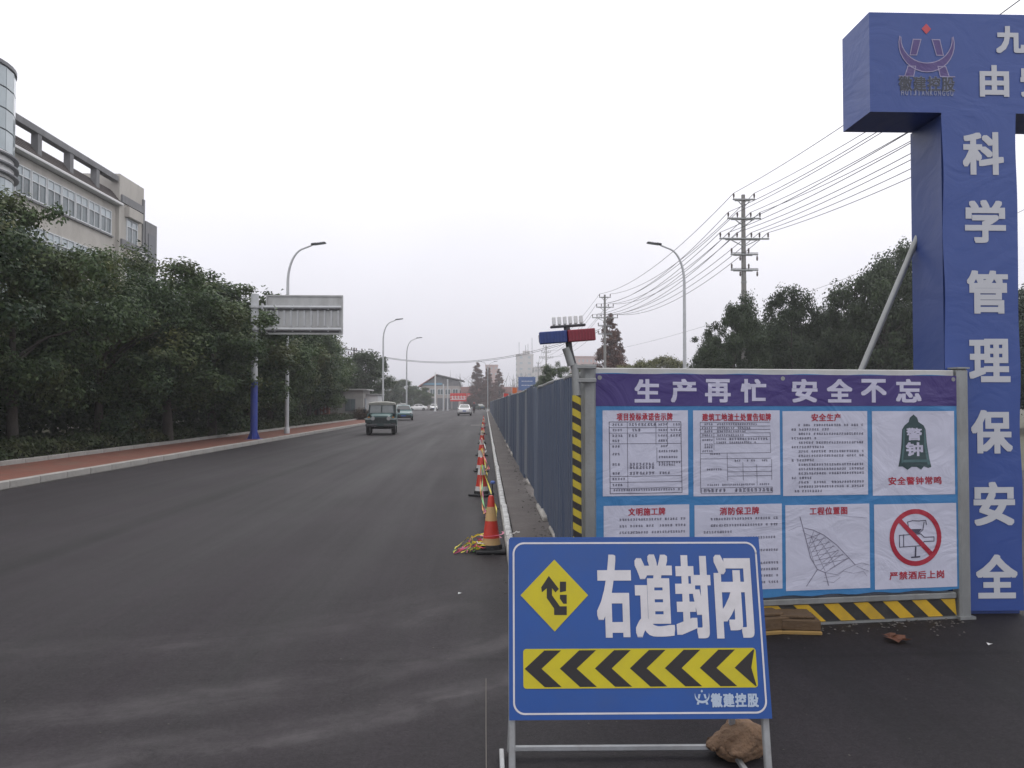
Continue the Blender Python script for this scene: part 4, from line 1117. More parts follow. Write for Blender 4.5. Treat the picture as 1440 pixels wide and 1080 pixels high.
# ================================================================== SITE GATE
GY = 5.83
GA = Plane((0, GY, 0), (1, 0, 0), (0, 0, 1))
g_blue = cloth_mat('gate_blue_vinyl', (.040, .080, .285), .4, .012)
g_side = cloth_mat('gate_side_vinyl', (.044, .074, .235), .4, .008)
g_text = cloth_mat('gate_white_print', (.52, .53, .57), .5, .004)
g_line = cloth_mat('emblem_line', (.30, .27, .42)); g_emb = cloth_mat('emblem_fill', (.085, .055, .20)); g_red = cloth_mat('emblem_red', (.50, .06, .08)); g_dk = cloth_mat('emblem_dark_print', (.045, .05, .07)); g_pale = cloth_mat('emblem_pale_print', (.22, .24, .36))
def cloth_box(c, size, m, name, parent, seed, amp=.012):
    """a stretched vinyl wrap: box whose faces are finely divided and sag a little, edges kept"""
    r = Vector((seed * 7.3, seed * 1.7, 0)); mb = MB(); hx, hy, hz = size[0] / 2, size[1] / 2, size[2] / 2
    def face(o, a, b, nrm, na, nb):
        vs = []
        for i in range(na + 1):
            for j in range(nb + 1):
                s, t = i / na, j / nb
                p = Vector(o) + Vector(a) * s + Vector(b) * t
                e = min(1, 6 * min(s, 1 - s)) * min(1, 10 * min(t, 1 - t))
                d = -amp * e * max(0, .6 + .9 * noise.noise(p * 1.9 + r) + .5 * noise.noise(Vector((p.x * 6, p.y * 6, p.z * 1.1)) + r))
                vs.append(p + Vector(nrm) * d + Vector(c))
        mb.add(vs, [(i * (nb + 1) + j, (i + 1) * (nb + 1) + j, (i + 1) * (nb + 1) + j + 1, i * (nb + 1) + j + 1) for i in range(na) for j in range(nb)])
    X, Y, Z = (2 * hx, 0, 0), (0, 2 * hy, 0), (0, 0, 2 * hz)
    q = lambda v: max(4, int(v / .12))
    face((-hx, -hy, -hz), X, Z, (0, -1, 0), q(2 * hx), q(2 * hz)); face((-hx, hy, -hz), X, Z, (0, 1, 0), q(2 * hx), q(2 * hz))
    face((-hx, -hy, -hz), Y, Z, (-1, 0, 0), 4, q(2 * hz)); face((hx, -hy, -hz), Y, Z, (1, 0, 0), 4, q(2 * hz))
    face((-hx, -hy, -hz), X, Y, (0, 0, -1), q(2 * hx), 4); face((-hx, -hy, hz), X, Y, (0, 0, 1), q(2 * hx), 4)
    return mb.build(name, m, parent, 30)
def emblem(mb_line, mb_fill, mb_red, cu, cv, w, off):
    """a crescent cradling two leaning bars, with a diamond above"""
    def arc(r0, r1, cy, a0, a1, n=18):
        out, inn = [], []
        for i in range(n + 1):
            a = R(a0 + (a1 - a0) * i / n); s = math.sin(math.pi * i / n)
            ro = r0; ri = r0 - (r0 - r1) * (.15 + .85 * s)
            out.append((cu + ro * w * math.cos(a), cv + cy * w + ro * w * math.sin(a))); inn.append((cu + ri * w * math.cos(a), cv + cy * w + ri * w * .95 * math.sin(a)))
        return out, inn
    o, i_ = arc(.5, .36, .28, 165, 375)
    for k in range(len(o) - 1): mb_fill.poly([o[k], o[k + 1], i_[k + 1], i_[k]], off + .0006)
    lw = w * .016
    mb_line.line(o, lw, off + .0012); mb_line.line(i_, lw, off + .0012)
    for s in (-1, 1):
        up = [(cu + s * .30 * w, cv + .08 * w), (cu + s * .18 * w, cv + .08 * w), (cu + s * .10 * w, cv + .36 * w), (cu + s * .24 * w, cv + .36 * w)]
        dn = [(cu + s * .40 * w, cv - .30 * w), (cu + s * .24 * w, cv - .30 * w), (cu + s * .20 * w, cv - .12 * w), (cu + s * .34 * w, cv - .12 * w)]
        mb_fill.poly(up, off + .0002); mb_fill.poly(dn, off + .0003)
        mb_line.line(up + up[:1], lw, off + .0008); mb_line.line(dn + dn[:1], lw, off + .0009)
        mb_line.line([(cu + s * .50 * w, cv - .30 * w), (cu + s * .24 * w, cv - .30 * w)], lw, off + .001)
    d = .085 * w; dc = cv + .50 * w + .05 * w
    mb_red.poly([(cu - d, dc), (cu, dc - d * 1.1), (cu + d, dc), (cu, dc + d * 1.1)], off + .0004)
def gate():
    t = thing('site_gate', 'blue vinyl-wrapped site gate arch with white characters down its pillar', 'gate')
    uv = GA.uv
    bu0, bv1 = uv(1222, 17); bv0 = uv(1222, 157)[1]; D = .45; BL = 9.2
    pu0, pu1 = uv(1326, 300)[0], uv(1428.5, 300)[0]; pw = pu1 - pu0; pc = (pu0 + pu1) / 2
    beam = cloth_box((bu0 + BL / 2, GY + D / 2, (bv0 + bv1) / 2), (BL, D, bv1 - bv0), g_blue, 'beam', t, 1, .004)
    p1 = cloth_box((pc, GY + D / 2 + .012, bv0 / 2 - .005), (pw - .012, D - .02, bv0 - .01), g_side, 'pillar', t, 2, .006)
    p2 = cloth_box((bu0 + BL - (pc - bu0), GY + D / 2 + .012, bv0 / 2 - .005), (pw - .012, D - .02, bv0 - .01), g_side, 'pillar', t, 3, .006)
    # front cloth of the pillar, hanging a little loose
    vs, fs = [], []; nu, nv = 10, 60
    for j in range(nv + 1):
        for i in range(nu + 1):
            s, q = i / nu, j / nv; v = .03 + (bv0 - .03) * q
            edge = abs(s - .5) * 2
            y = -.004 - .0015 * noise.noise(Vector((s * 2.2, q * 7, 3))) - .004 * math.sin(q * 31) * edge ** 6
            vs.append((pu0 - .004 + (pw + .008) * s + .005 * edge * math.sin(q * 23 + s * 9), GY + y - .006, v))
    for j in range(nv):
        for i in range(nu): a = j * (nu + 1) + i; fs.append((a, a + 1, a + nu + 2, a + nu + 1))
    cl = MB().add(vs, fs).build('front_cloth', g_blue, t, 60)
    for ch, px, py in zip('科学管理保安全', (1381, 1384, 1387, 1390, 1393, 1396.5, 1400), (216.5, 312, 411, 507, 607, 708, 810)):
        u, v = uv(px, py); w, h = .325, .335
        tx = MB(); put_char(tx, ch, u, v, w, h, (.0115, .0100), -GY + .0145, dense=True)
        tx.build('character', g_text, cl)
    for ch, px, py, w, h in (('九', 1421, 56, .235, .215), ('由', 1398, 114, .235, .25), ('安', 1457, 114, .255, .255)):
        bt = MB(); put_char(bt, ch, *uv(px, py), w, h, (.0105, .0095), -GY + .003, dense=True)
        bt.build('character', g_text, beam)
    a, b, c = MB(), MB(), MB(); eu, ev = uv(1303, 84)
    emblem(a, b, c, eu, ev, uv(1342, 85)[0] - uv(1264, 85)[0], -GY + .002)
    b.build('emblem_fill', g_emb, beam); a.build('emblem_outline', g_line, beam); c.build('emblem_diamond', g_red, beam)
    k = MB(); kl = MB(); v = uv(1300, 118)[1]; hh = .115
    put_line(kl, '徽建控股', uv(1263, 118)[0], uv(1343, 118)[0], v, hh + .006, (.0062, .0056), -GY + .002)
    put_line(k, '徽建控股', uv(1263, 118)[0], uv(1343, 118)[0], v, hh, (.0026, .0022), -GY + .0035)
    kl.build('emblem_name_outline', g_pale, beam); k.build('emblem_name', g_dk, beam)
    k = MB(); u0 = uv(1266, 131)[0]; u1 = uv(1341, 131)[0]; s = 'HUIJIANKONGGU'
    for i, ch in enumerate(s): put_char(k, ch, u0 + (u1 - u0) * (i + .5) / len(s), uv(1300, 131)[1], (u1 - u0) / len(s) * (.72 if ch != 'I' else .25), .040, (.0012, .0012), -GY + .003)
    k.build('emblem_letters', g_pale, beam)
    # steel brace behind the hoarding and foot plate
    p = at(1281, 358, GY + .4); q = at(1212, 520, GY + .4); d = (q - p); e = p + d * ((0.02 - p.z) / d.z)
    MB().tube([p + Vector((.1, 0, .24)), e], .024, 10).build('brace', m_steel, t, 40)
    MB().box((e.x, e.y, .03), (.18, .18, .06)).build('brace_foot', m_steel, t)
gate()

# ================================================================== LANE-CLOSED SIGN
s_blue = mat('sign_blue', (.016, .078, .31), .38, .07, 2.5, dirt=((.05, .08, .18), .35, 4))
s_white = mat('sign_white', (.64, .62, .65), .5, .08, 5, dirt=((.42, .41, .42), .5, 9))
s_yel = mat('sign_yellow', (.56, .47, .010), .45, .07, 4, dirt=((.35, .30, .05), .4, 7))
s_blk = mat('sign_black', (.020, .017, .018), .5, .15, 5)
s_tube = mat('sign_tube', (.36, .37, .38), .45, .2, 6, metal=.5, dirt=((.2, .18, .16), .6, 8))
def lane_sign():
    bl, br = at(716, 1013, 3.22), at(1086, 1010, 3.20)
    tl = at(713.5, 757, 3.36)
    V = (tl - bl); V.x = 0; U = (br - bl); U.z = 0
    SP = Plane(bl, U, V - U.normalized() * V.dot(U.normalized()))
    uv = SP.uv
    t = thing('lane_closed_sign', 'blue lane-closed sign with yellow arrow panel on a steel stand in front', 'sign')
    t.matrix_world = SP.matrix()
    c = [uv(*p) for p in ((716, 1013), (1086, 1010.5), (1068.5, 757.5), (713, 757.5))]
    W = c[1][0]; Hh = (c[2][1] + c[3][1]) / 2
    outline = [(0, 0), (W, 0), (W - .004, Hh), (0, Hh)]
    bd = MB().prism(outline, 0, .018).build('board', s_blue, t)
    w = .0085
    b = [uv(*p) for p in ((723, 1004), (1078, 1002), (1062, 763.5), (722, 763.5))]
    u0, v0 = (b[0][0] + b[3][0]) / 2, (b[0][1] + b[1][1]) / 2; u1, v1 = (b[1][0] + b[2][0]) / 2, (b[2][1] + b[3][1]) / 2
    rp = rrect(u0, v0, u1, v1, .045, 8)
    MB().line(rp + rp[:1], .0075, .0012).build('border_line', s_white, bd)
    dm = [uv(*p) for p in ((779.5, 787), (827, 837), (780, 888), (732, 837))]
    dp = MB().prism(dm[::-1], -.0022, -.0004).build('diamond', s_yel, bd)
    ar = MB()
    def pp(*xs): return [uv(680 + x * 440 / 1358, 730 + y * 350 / 1080) for x, y in xs]
    ar.poly(pp((283, 246), (327, 303), (312, 318), (297, 300), (297, 330), (331, 378), (361, 378), (361, 416), (306, 416), (306, 388), (274, 342), (274, 300), (253, 318), (250, 296)), .003)
    ar.poly(pp((331, 271), (358, 271), (358, 312), (331, 318)), .003); ar.poly(pp((331, 328), (361, 328), (361, 367), (346, 367), (331, 345)), .003)
    ar.build('arrow', s_blk, dp)
    for ch, x0, x1, y0, y1 in (('右', 839, 888, 779, 896), ('道', 892.5, 947, 778.5, 896), ('封', 949.5, 1000, 780, 897), ('闭', 1005, 1057.5, 779, 897)):
        p, q = uv((x0 + x1) / 2, (y0 + y1) / 2), None
        ww = uv(x1, (y0 + y1) / 2)[0] - uv(x0, (y0 + y1) / 2)[0]; hh = uv(x0, y0)[1] - uv(x0, y1)[1]
        tx = MB(); put_char(tx, ch, p[0], p[1], ww, hh, (.0092, .0088), .0022, dense=True)
        tx.build('character', s_white, bd)
    a, q = uv(736, 968.5), uv(1064, 911)
    cu0, cu1, cv0, cv1 = a[0], uv(1066, 968)[0], a[1], q[1]
    cp = rrect(cu0, cv0, cu1, cv1, .013, 4)
    pn = MB().prism(cp[::-1], -.0024, -.0004).build('chevron_panel', s_yel, bd)
    mid = (cv0 + cv1) / 2; top, bot = cv1 - .006, cv0 + .006
    ph = (cu1 - cu0) / 6.68; hw = ph * .48; kx = .083
    for k in range(7):
        x = cu0 + .006 + k * ph
        lim = lambda u: min(u, cu1 - .006)
        pts = [(x, mid), (lim(x + kx), top), (lim(x + kx + hw), top), (lim(x + hw), mid), (lim(x + kx + hw), bot), (lim(x + kx), bot)]
        ch = MB()
        ch.poly([pts[0], pts[3], pts[2], pts[1]][::-1], .0032); ch.poly([pts[0], pts[5], pts[4], pts[3]][::-1], .0032)
        ch.build('chevron', s_blk, pn)
    A, B, C = MB(), MB(), MB(); eu, ev = uv(987.5, 984)
    emblem(A, B, C, eu, ev, .062, .001)
    MB.build(B, 'emblem', mat('sign_pale_blue', (.42, .50, .62), .5), bd)
    C.build('emblem_diamond', MATS['sign_pale_blue'], bd)
    tx = MB(); put_line(tx, '徽建控股', uv(999, 984)[0], uv(1067, 984)[0], uv(1030, 984.5)[1], .055, (.0020, .0018), .0022)
    tx.build('name_lettering', MATS['sign_pale_blue'], bd)
    MB().box((W / 2, .012, Hh + .003), (W - .01, .026, .008)).build('top_edge', s_blue, bd)
    # stand (in the sign's own leaning frame): find the ground below
    mi = SP.matrix().inverted()
    def loc(p): return mi @ Vector(p)
    up = mi.to_3x3() @ Vector((0, 0, 1)); back = mi.to_3x3() @ Vector((0, 1, 0))
    zf = -bl.z / SP.V.z
    for u in (.012, W - .02):
        MB().bar((u, .034, zf + .005), (u, .034, Hh - .02), .028, .028, ch=.004).build('leg', s_tube, t)
    MB().bar((.0, .034, -.05), (W, .034, -.05), .001, .001)
    gb = []
    for u, ut in ((.014, .05), (W - .06, W - .07)):
        topp = SP.matrix() @ Vector((ut, .05, Hh - .06))
        foot = Vector((bl.x + u, topp.y + .19, .018)); gb.append(foot)
        MB().bar(loc(topp), loc(foot), .026, .026, ch=.004).build('rear_leg', s_tube, t)
        f2 = SP.matrix() @ Vector((u, .034, zf)); f2.z = .022; sh = Vector((-.038, 0, 0)) if u < .1 else Vector((0, 0, 0))
        MB().bar(loc(f2 + sh), loc(foot + sh + Vector((0, 0, .004))), .022, .022, ch=.003).build('side_rail', s_tube, t)
    h = Vector((0, -.02, .022))
    MB().bar(loc(gb[0] + h), loc(gb[1] + h), .024, .024, ch=.004).build('cross_bar', s_tube, t)
    return gb, h
SIGN_FEET, SIGN_H = lane_sign()
def rock():
    p = gnd(1037, 1064)
    import bmesh
    bm = bmesh.new(); bmesh.ops.create_icosphere(bm, subdivisions=4, radius=1)
    for v in bm.verts:
        d = v.co.copy()
        k = 1 + .28 * noise.noise(d * 1.3 + Vector((4, 2, 9))) + .12 * noise.noise(d * 3.3) + .05 * noise.noise(d * 8) + .025 * noise.noise(d * 18)
        v.co = Vector((d.x * .130 * k, d.y * .11 * k, d.z * .086 * k + .072))
        if v.co.z < .0: v.co.z = 0
        if d.x < 0 and d.z > 0: v.co.z -= .03 * -d.x
    me = bpy.data.meshes.new('rock'); bm.to_mesh(me); bm.free()
    me.materials.append(mat('brown_rock', (.19, .115, .068), .9, .35, 9, .9, 45, dirt=((.075, .05, .035), .8, 12)))
    me.polygons.foreach_set('use_smooth', [True] * len(me.polygons))
    tag(obj('rock', me, None, (p.x, (SIGN_FEET[0].y + SIGN_H.y) - .02, .0), .3), 'brown lump of rock weighing down the sign stand', 'rock')
rock()

# ================================================================== CONES, TAPE, SMALL THINGS
m_cred = mat('cone_red', (.52, .035, .02), .5, .12, 6, dirt=((.22, .06, .04), .5, 8))
m_cyel = mat('cone_band', (.52, .33, .14), .45, .12, 6, dirt=((.3, .24, .16), .5, 8))
m_cwht = mat('cone_white_band', (.58, .56, .54), .45, .1, 6, dirt=((.3, .26, .22), .5, 8))
m_rub = mat('cone_rubber', (.022, .022, .024), .8, .25, 8)
def cone_set(band):
    H = .53; rr = lambda z: .100 - .074 * z / H
    cs = {}
    cs['base'] = MB().box((0, 0, .016), (.32, .32, .03), ch=.008).lathe([(.122, .03), (.118, .075), (.102, .078)], 18).mesh('base', m_rub, 40)
    cs['body'] = MB().lathe([(rr(z), z + .07) for z in (0, .1, .2, .3, .4, .5)] + [(.022, .585), (.012, .588)], 20).mesh('body', m_cred, 40)
    cs['bands'] = [MB().lathe([(rr(a) + .002, a + .07), (rr(b) + .002, b + .07)], 20).mesh('reflective_band', band, 40) for a, b in ((.008, .075), (.255, .40))]
    return cs
CY, CW = cone_set(m_cyel), cone_set(m_cwht)
def cone(label, x, y, s, cs, tilt=0):
    t = thing('traffic_cone', label, 'traffic cone', (x, y, 0), rnd.uniform(-.4, .4), 'cones along the fence')
    b = obj('base', cs['base'], t); bd = obj('body', cs['body'], t)
    for m in cs['bands']: obj('reflective_band', m, bd)
    t.scale = (s, s, s * rnd.uniform(.97, 1.04)); t.rotation_euler = (rnd.uniform(-.03, .03), rnd.uniform(-.03, .03), rnd.uniform(-.5, .5)); t.location.z = .004
    return t
p = gnd(691, 776)
cone('red cone with yellowed bands nearest the blue sign', p.x, p.y, 1.0, CY)
CON = [(p.x, p.y)]
for i, (px, py) in enumerate([(677, 697), (676.5, 663), (677.2, 641), (678, 624), (678.7, 611), (679.5, 602), (680.2, 596)]):
    q = gnd(px, py); CON.append((q.x, q.y))
    cone(f'red and white banded cone, {ORD[i + 1]} in the line up the road', q.x, q.y, 1.08 if i else 1.1, CW)
TAPEC = {'red': (.55, .06, .10), 'yellow': (.62, .52, .04), 'green': (.15, .42, .12), 'pink': (.60, .13, .24), 'orange': (.60, .24, .05), 'white': (.6, .58, .55), 'blue': (.08, .16, .45)}
def ribbon(mb, pts, w, tw=0.0):
    vs = []
    for i, p in enumerate(pts):
        p = Vector(p); d = (Vector(pts[min(i + 1, len(pts) - 1)]) - Vector(pts[max(i - 1, 0)])).normalized()
        sd = d.cross(Vector((0, 0, 1))); sd = sd.normalized() if sd.length > 1e-4 else Vector((1, 0, 0))
        a = tw * i; n = Vector((0, 0, 1)) * math.sin(a) + sd * math.cos(a)
        vs += [p + n * w / 2, p - n * w / 2]
    mb.add(vs, [(2 * i, 2 * i + 1, 2 * i + 3, 2 * i + 2) for i in range(len(pts) - 1)])
def tapes():
    r = random.Random(21)
    for i in range(len(CON) - 1):
        t = thing('barrier_tape', f'twisted coloured tape slung between the {ORD[i] if i else "nearest"} cone and the next', 'tape', (0, 0, 0), 0, 'tapes between cones')
        (x0, y0), (x1, y1) = CON[i], CON[i + 1]
        for c in r.sample(['red', 'yellow', 'green', 'pink', 'orange', 'white'], 4):
            mb = MB(); pts = []
            ph = r.uniform(0, 6); sg = r.uniform(.18, .36); wx = r.uniform(-.05, .16)
            for k in range(26):
                s = k / 25
                pts.append((x0 + (x1 - x0) * s + wx * math.sin(math.pi * s) + .015 * math.sin(9 * s + ph), y0 + (y1 - y0) * s, max(.012, .55 - sg * 4 * s * (1 - s) * 1.35 + .02 * math.sin(14 * s + ph))))
            ribbon(mb, pts, .022, .5); mb.build('strand', mat('tape_' + c, TAPEC[c], .5), t)
    # loose heap beside the first cone
    t = thing('tape_heap', 'tangle of yellow, green and pink tape strewn beside the nearest cone', 'tape', (0, 0, 0))
    cx, cy = CON[0]
    for c, n in (('yellow', 9), ('green', 4), ('pink', 6), ('white', 3), ('red', 3), ('blue', 1)):
        mb = MB()
        for k in range(n):
            a = r.uniform(2.0, 4.3); ln = r.uniform(.1, .38); x, y = cx - .08, cy - .04 + r.uniform(-.06, .25); z = r.uniform(.02, .17)
            pts = []
            for j in range(14):
                s = j / 13
                pts.append((x + math.cos(a) * ln * s + .02 * math.sin(j * .9 + k), y + math.sin(a) * ln * s * .6 + .035 * math.sin(j * .7 + k * 2), max(.006 + .001 * k, z * (1 - s) + .05 * math.sin(math.pi * s) * r.uniform(.3, 1.4))))
            ribbon(mb, pts, .016, r.uniform(.2, .6))
        mb.build('strand', mat('tape_' + c, TAPEC[c], .5), t)
    # strands wound round the foot of the first cone and off to the kerb
    t = thing('barrier_tape', 'pink tape wound round the foot of the nearest cone towards the kerb', 'tape')
    mb = MB(); ribbon(mb, [(cx + (.105 + .002 * k) * math.cos(k * .45), cy + (.105 + .002 * k) * math.sin(k * .45), .15 + .004 * k) for k in range(16)], .02, 0); mb.build('loop', MATS['tape_pink'], t)
    mb = MB(); ribbon(mb, [(cx + .13 + .02 * k, cy - .02 * math.sin(k), .17 + .006 * k + .01 * math.sin(k * 2)) for k in range(10)], .014, .3); mb.build('loose_end', MATS['tape_white'], t)
    q = gnd(692, 715)
    t = thing('marker_stake', 'thin dark stake with blue rag behind the nearest cone', 'stake', (q.x, q.y, 0))
    MB().box((0, 0, .01), (.2, .2, .02)).build('foot', m_rub, t); MB().tube([(0, 0, .02), (.004, 0, .42)], .012, 8).build('rod', m_dkmetal, t); MB().box((.01, 0, .40), (.07, .05, .05), ch=.015).build('rag', mat('blue_rag', (.10, .16, .42), .8), t)
tapes()
def strobe():
    """red and blue warning light on a striped pole at the fence corner"""
    Y = 5.33
    b = at(812.5, 800, Y); x = b.x
    t = thing('warning_light', 'red and blue warning light bar on a leaning striped pole at the fence corner', 'warning light', (x, Y, 0))
    m = bpy.data.materials.new('pole_stripes'); m.use_nodes = True
    n, l = m.node_tree.nodes, m.node_tree.links.new; bs = n['Principled BSDF']; bs.inputs['Roughness'].default_value = .55
    tc = n.new('ShaderNodeTexCoord'); sp = n.new('ShaderNodeSeparateXYZ'); l(tc.outputs['Object'], sp.inputs[0])
    a = n.new('ShaderNodeMath'); a.operation = 'MULTIPLY_ADD'; a.inputs[1].default_value = .55; l(sp.outputs[0], a.inputs[0]); l(sp.outputs[2], a.inputs[2])
    f = n.new('ShaderNodeMath'); f.operation = 'MULTIPLY'; f.inputs[1].default_value = 1 / .098; l(a.outputs[0], f.inputs[0])
    g = n.new('ShaderNodeMath'); g.operation = 'FRACT'; l(f.outputs[0], g.inputs[0])
    h = n.new('ShaderNodeMath'); h.operation = 'GREATER_THAN'; h.inputs[1].default_value = .5; l(g.outputs[0], h.inputs[0])
    mx = n.new('ShaderNodeMix'); mx.data_type = 'RGBA'; mx.inputs[6].default_value = (.025, .022, .022, 1); mx.inputs[7].default_value = (.46, .36, .03, 1); l(h.outputs[0], mx.inputs[0]); l(mx.outputs[2], bs.inputs['Base Color'])
    zt = at(812, 556, Y).z
    MB().tube([(0, 0, 0), (-.006, 0, zt)], .0305, 16).build('striped_pole', m, t, 40)
    def L(px, py): q = at(px, py, Y); return (q.x - x, 0, q.z)
    MB().tube([(-.006, 0, zt), L(809, 520), L(806.5, 512)], .027, 14).build('upper_pole', m_steel, t, 40)
    MB().tube([L(806.5, 513), L(801, 492), L(798, 470), L(797, 460)], .022, 12).build('lamp_stem', m_dkmetal, t, 40)
    MB().tube([L(804, 514), L(800, 500), L(796, 489)], .03, 12).build('clamp_sleeve', m_steel, t, 40)
    for py in (516, 535): MB().box((.05, .0, L(812, py)[2]), (.16, .05, .03), ch=.005).build('strap', m_steel, t)
    rot = Matrix.Rotation(R(-4.5), 3, 'Y'); c = Vector(L(797, 473.5))
    m_b, m_r = mat('lens_blue', (.014, .04, .19), .3, .2, 20, spec=.6), mat('lens_red', (.22, .010, .028), .3, .2, 20, spec=.6)
    for sg, mm, nm in ((-1, m_b, 'blue_lens'), (1, m_r, 'red_lens')):
        le = MB().box(c + rot @ Vector((sg * .098, -.03, 0)), (.190, .055, .083), rot, .004).build(nm, mm, t)
        for k in range(8): MB().box(c + rot @ Vector((sg * (.02 + .022 * k), -.06, 0)), (.008, .008, .07), rot).build('lens_rib', mm, le)
    MB().box(c + Vector((0, .008, 0)), (.39, .03, .06), rot, .006).build('back_box', m_dkmetal, t)
    tb = Vector(L(798.5, 458.5)); r2 = Matrix.Rotation(R(-4), 3, 'Y')
    MB().box(tb, (.245, .05, .016), r2, .004).build('tray', m_dkmetal, t)
    for k in range(6): MB().box(tb + r2 @ Vector((-.095 + .038 * k, -.005, .040)), (.024, .035, .058), r2, .005).build('white_lamp', m_white, t)
strobe()
def corner_bits():
    m_wood = mat('weathered_timber', (.095, .058, .030), .85, .3, 4, .5, 30, stretch=(1, 6, 6), dirt=((.08, .05, .03), .7, 5))
    m_wood2 = mat('pale_timber', (.27, .17, .055), .85, .2, 4)
    for px, py, w, d, h, rz, lb in ((1131, 893, .27, .24, .075, -.12, 'brown timber block at the hoarding foot, right one of two'), (1088, 893, .22, .3, .09, .2, 'brown timber block at the hoarding foot, half behind the sign')):
        q = gnd(px, py)
        t = thing('timber_block', lb, 'timber', (q.x, q.y + d / 2, 0), rz, 'timber blocks under the hoarding')
        MB().box((0, 0, .012), (w * 1.02, d, .024), ch=.004).build('bottom_board', m_wood2, t)
        MB().box((0, .01, .024 + h / 2), (w, d * .95, h), ch=.008).build('block', m_wood, t)
        MB().box((-.02, .015, .025 + h + .012), (w * .9, d * .8, .022), ch=.006).build('top_board', m_wood, t)
    lm = leaf_mat('dead_leaf', (.10, .045, .028), (.20, .085, .05))
    for px, py, s, lb in ((1262, 903, .075, 'curled rust-brown dead leaf on the asphalt before the hoarding'), (1252, 899, .05, 'smaller dead leaf beside the curled one before the hoarding')):
        q = gnd(px, py); mb = MB(); n = 8; vs = [(0, 0, .02)]
        for k in range(10):
            a = 2 * math.pi * k / 10; rr = s * (1 if k % 2 else .6)
            vs.append((rr * 1.3 * math.cos(a), rr * math.sin(a), .008 + .03 * abs(math.sin(a * 1.5))))
        mb.add(vs, [(0, 1 + k, 1 + (k + 1) % 10) for k in range(10)])
        o = mb.build('dead_leaf', lm); o.location = (q.x, q.y, .002); tag(o, lb, 'leaf')
    wm = mat('paper_scrap', (.55, .55, .55), .8)
    for px, py, lb in ((1390, 908, 'scrap of white paper on the asphalt by the gate pillar'), (644, 836, 'tiny white scrap on the road left of the blue sign')):
        q = gnd(px, py); o = MB().add([(0, 0, .004), (.035, .006, .012), (.03, .03, .006), (.002, .026, .014)], [(0, 1, 2, 3)]).build('paper_scrap', wm); o.location = q; tag(o, lb, 'litter')
corner_bits()
def road_signs():
    p0, p1 = at(729, 549, 165), at(753, 530, 165)
    t = thing('direction_sign', 'far blue direction sign on a post above the fence line', 'sign', (p0.x, 165, 0)); w = p1.x - p0.x
    MB().box((w / 2, 0, (p0.z + p1.z) / 2), (w, .12, p1.z - p0.z), ch=.02).build('panel', mat('far_sign_blue', (.035, .10, .28), .5, .1, .5), t)
    MB().tube([(w * .8, .2, 0), (w * .8, .2, p1.z)], .14, 8).build('post', m_pole, t, 40)
    mk = MB()
    for j in range(2):
        for k in range(4): mk.line([(w * (.2 + .17 * k), p0.z + (p1.z - p0.z) * (.38 + .3 * j)), (w * (.3 + .17 * k), p0.z + (p1.z - p0.z) * (.38 + .3 * j))], .13, .07)
    mk.build('lettering', m_white, t)
    for px, y0, y1, c, lb in ((724, 545, 553, (.65, .16, .05), 'orange flag on a short pole behind the fence'), (712, 553, 558.5, (.65, .07, .06), 'small red flag on a short pole behind the fence, further off')):
        a, b = at(px - 4, y1, 60), at(px + 3, y0, 60)
        t = thing('flag', lb, 'flag', (a.x, 60, 0)); w = b.x - a.x
        MB().tube([(0, 0, 0), (0, 0, b.z + .05)], .02, 6).build('pole', m_pole, t)
        vs = []
        for i in range(9):
            s = i / 8; vs += [(w * s, .05 * math.sin(6 * s), b.z - .03 * s), (w * s, .05 * math.sin(6 * s + .4), a.z - .05 * s)]
        MB().add(vs, [(2 * i, 2 * i + 1, 2 * i + 3, 2 * i + 2) for i in range(8)]).build('cloth', mat('flag_%d' % px, c, .7), t, 60)
road_signs()
def grit():
    r = random.Random(77); mb = MB()
    def stone(x, y, z, s):
        vs = [(x + s * r.uniform(.6, 1.2) * a, y + s * r.uniform(.6, 1.2) * b, z + s * c) for a, b, c in ((1, 0, .1), (.3, .9, .1), (-.8, .6, .1), (-.9, -.5, .1), (.2, -1, .1), (r.uniform(-.3, .3), r.uniform(-.3, .3), r.uniform(.5, 1.1)))]
        mb.add(vs, [(k, (k + 1) % 5, 5) for k in range(5)])
    for i in range(360):      # along the fence foot and kerb
        y = 6.5 + 30 * r.random() ** 1.6
        if i % 3: stone(FX - .06 - abs(r.gauss(0, .10)), y, .09, r.uniform(.006, .022))
        else: stone(.21 - abs(r.gauss(0, .08)), y, .001, r.uniform(.004, .014))
    for i in range(170):      # round the hoarding foot
        f = r.random(); p = PL.lerp(PR, f); stone(p.x + r.gauss(0, .05), p.y - abs(r.gauss(0, .13)) - .03, .001, r.uniform(.004, .015))
    for i in range(260):      # loose on the road
        stone(r.uniform(-5, 3.5), r.uniform(3.3, 9), .001, r.uniform(.002, .007))
    o = mb.build('grit', mat('grit', (.085, .078, .072), .95, .4, 30)); tag(o, 'loose grit scattered along the fence foot and hoarding', 'gravel'); o['kind'] = 'stuff'
grit()
tag(MB().tube([(gnd(683.5, 955).x, gnd(683.5, 955).y, .004), (.003, 3.9, .004), (gnd(684, 1100).x, gnd(684, 1100).y, .004)], .0022, 5).build('setting_out_string', mat('string', (.16, .145, .13), .9)), 'thin taut string lying along the asphalt left of the sign', 'string')
sheet('stop_line', -1.1, .2, 56.8, 57.25, .004, mat('road_paint', (.40, .39, .38), .7, .2, 3, dirt=((.15, .14, .14), .8, 4)), 'short white road line')

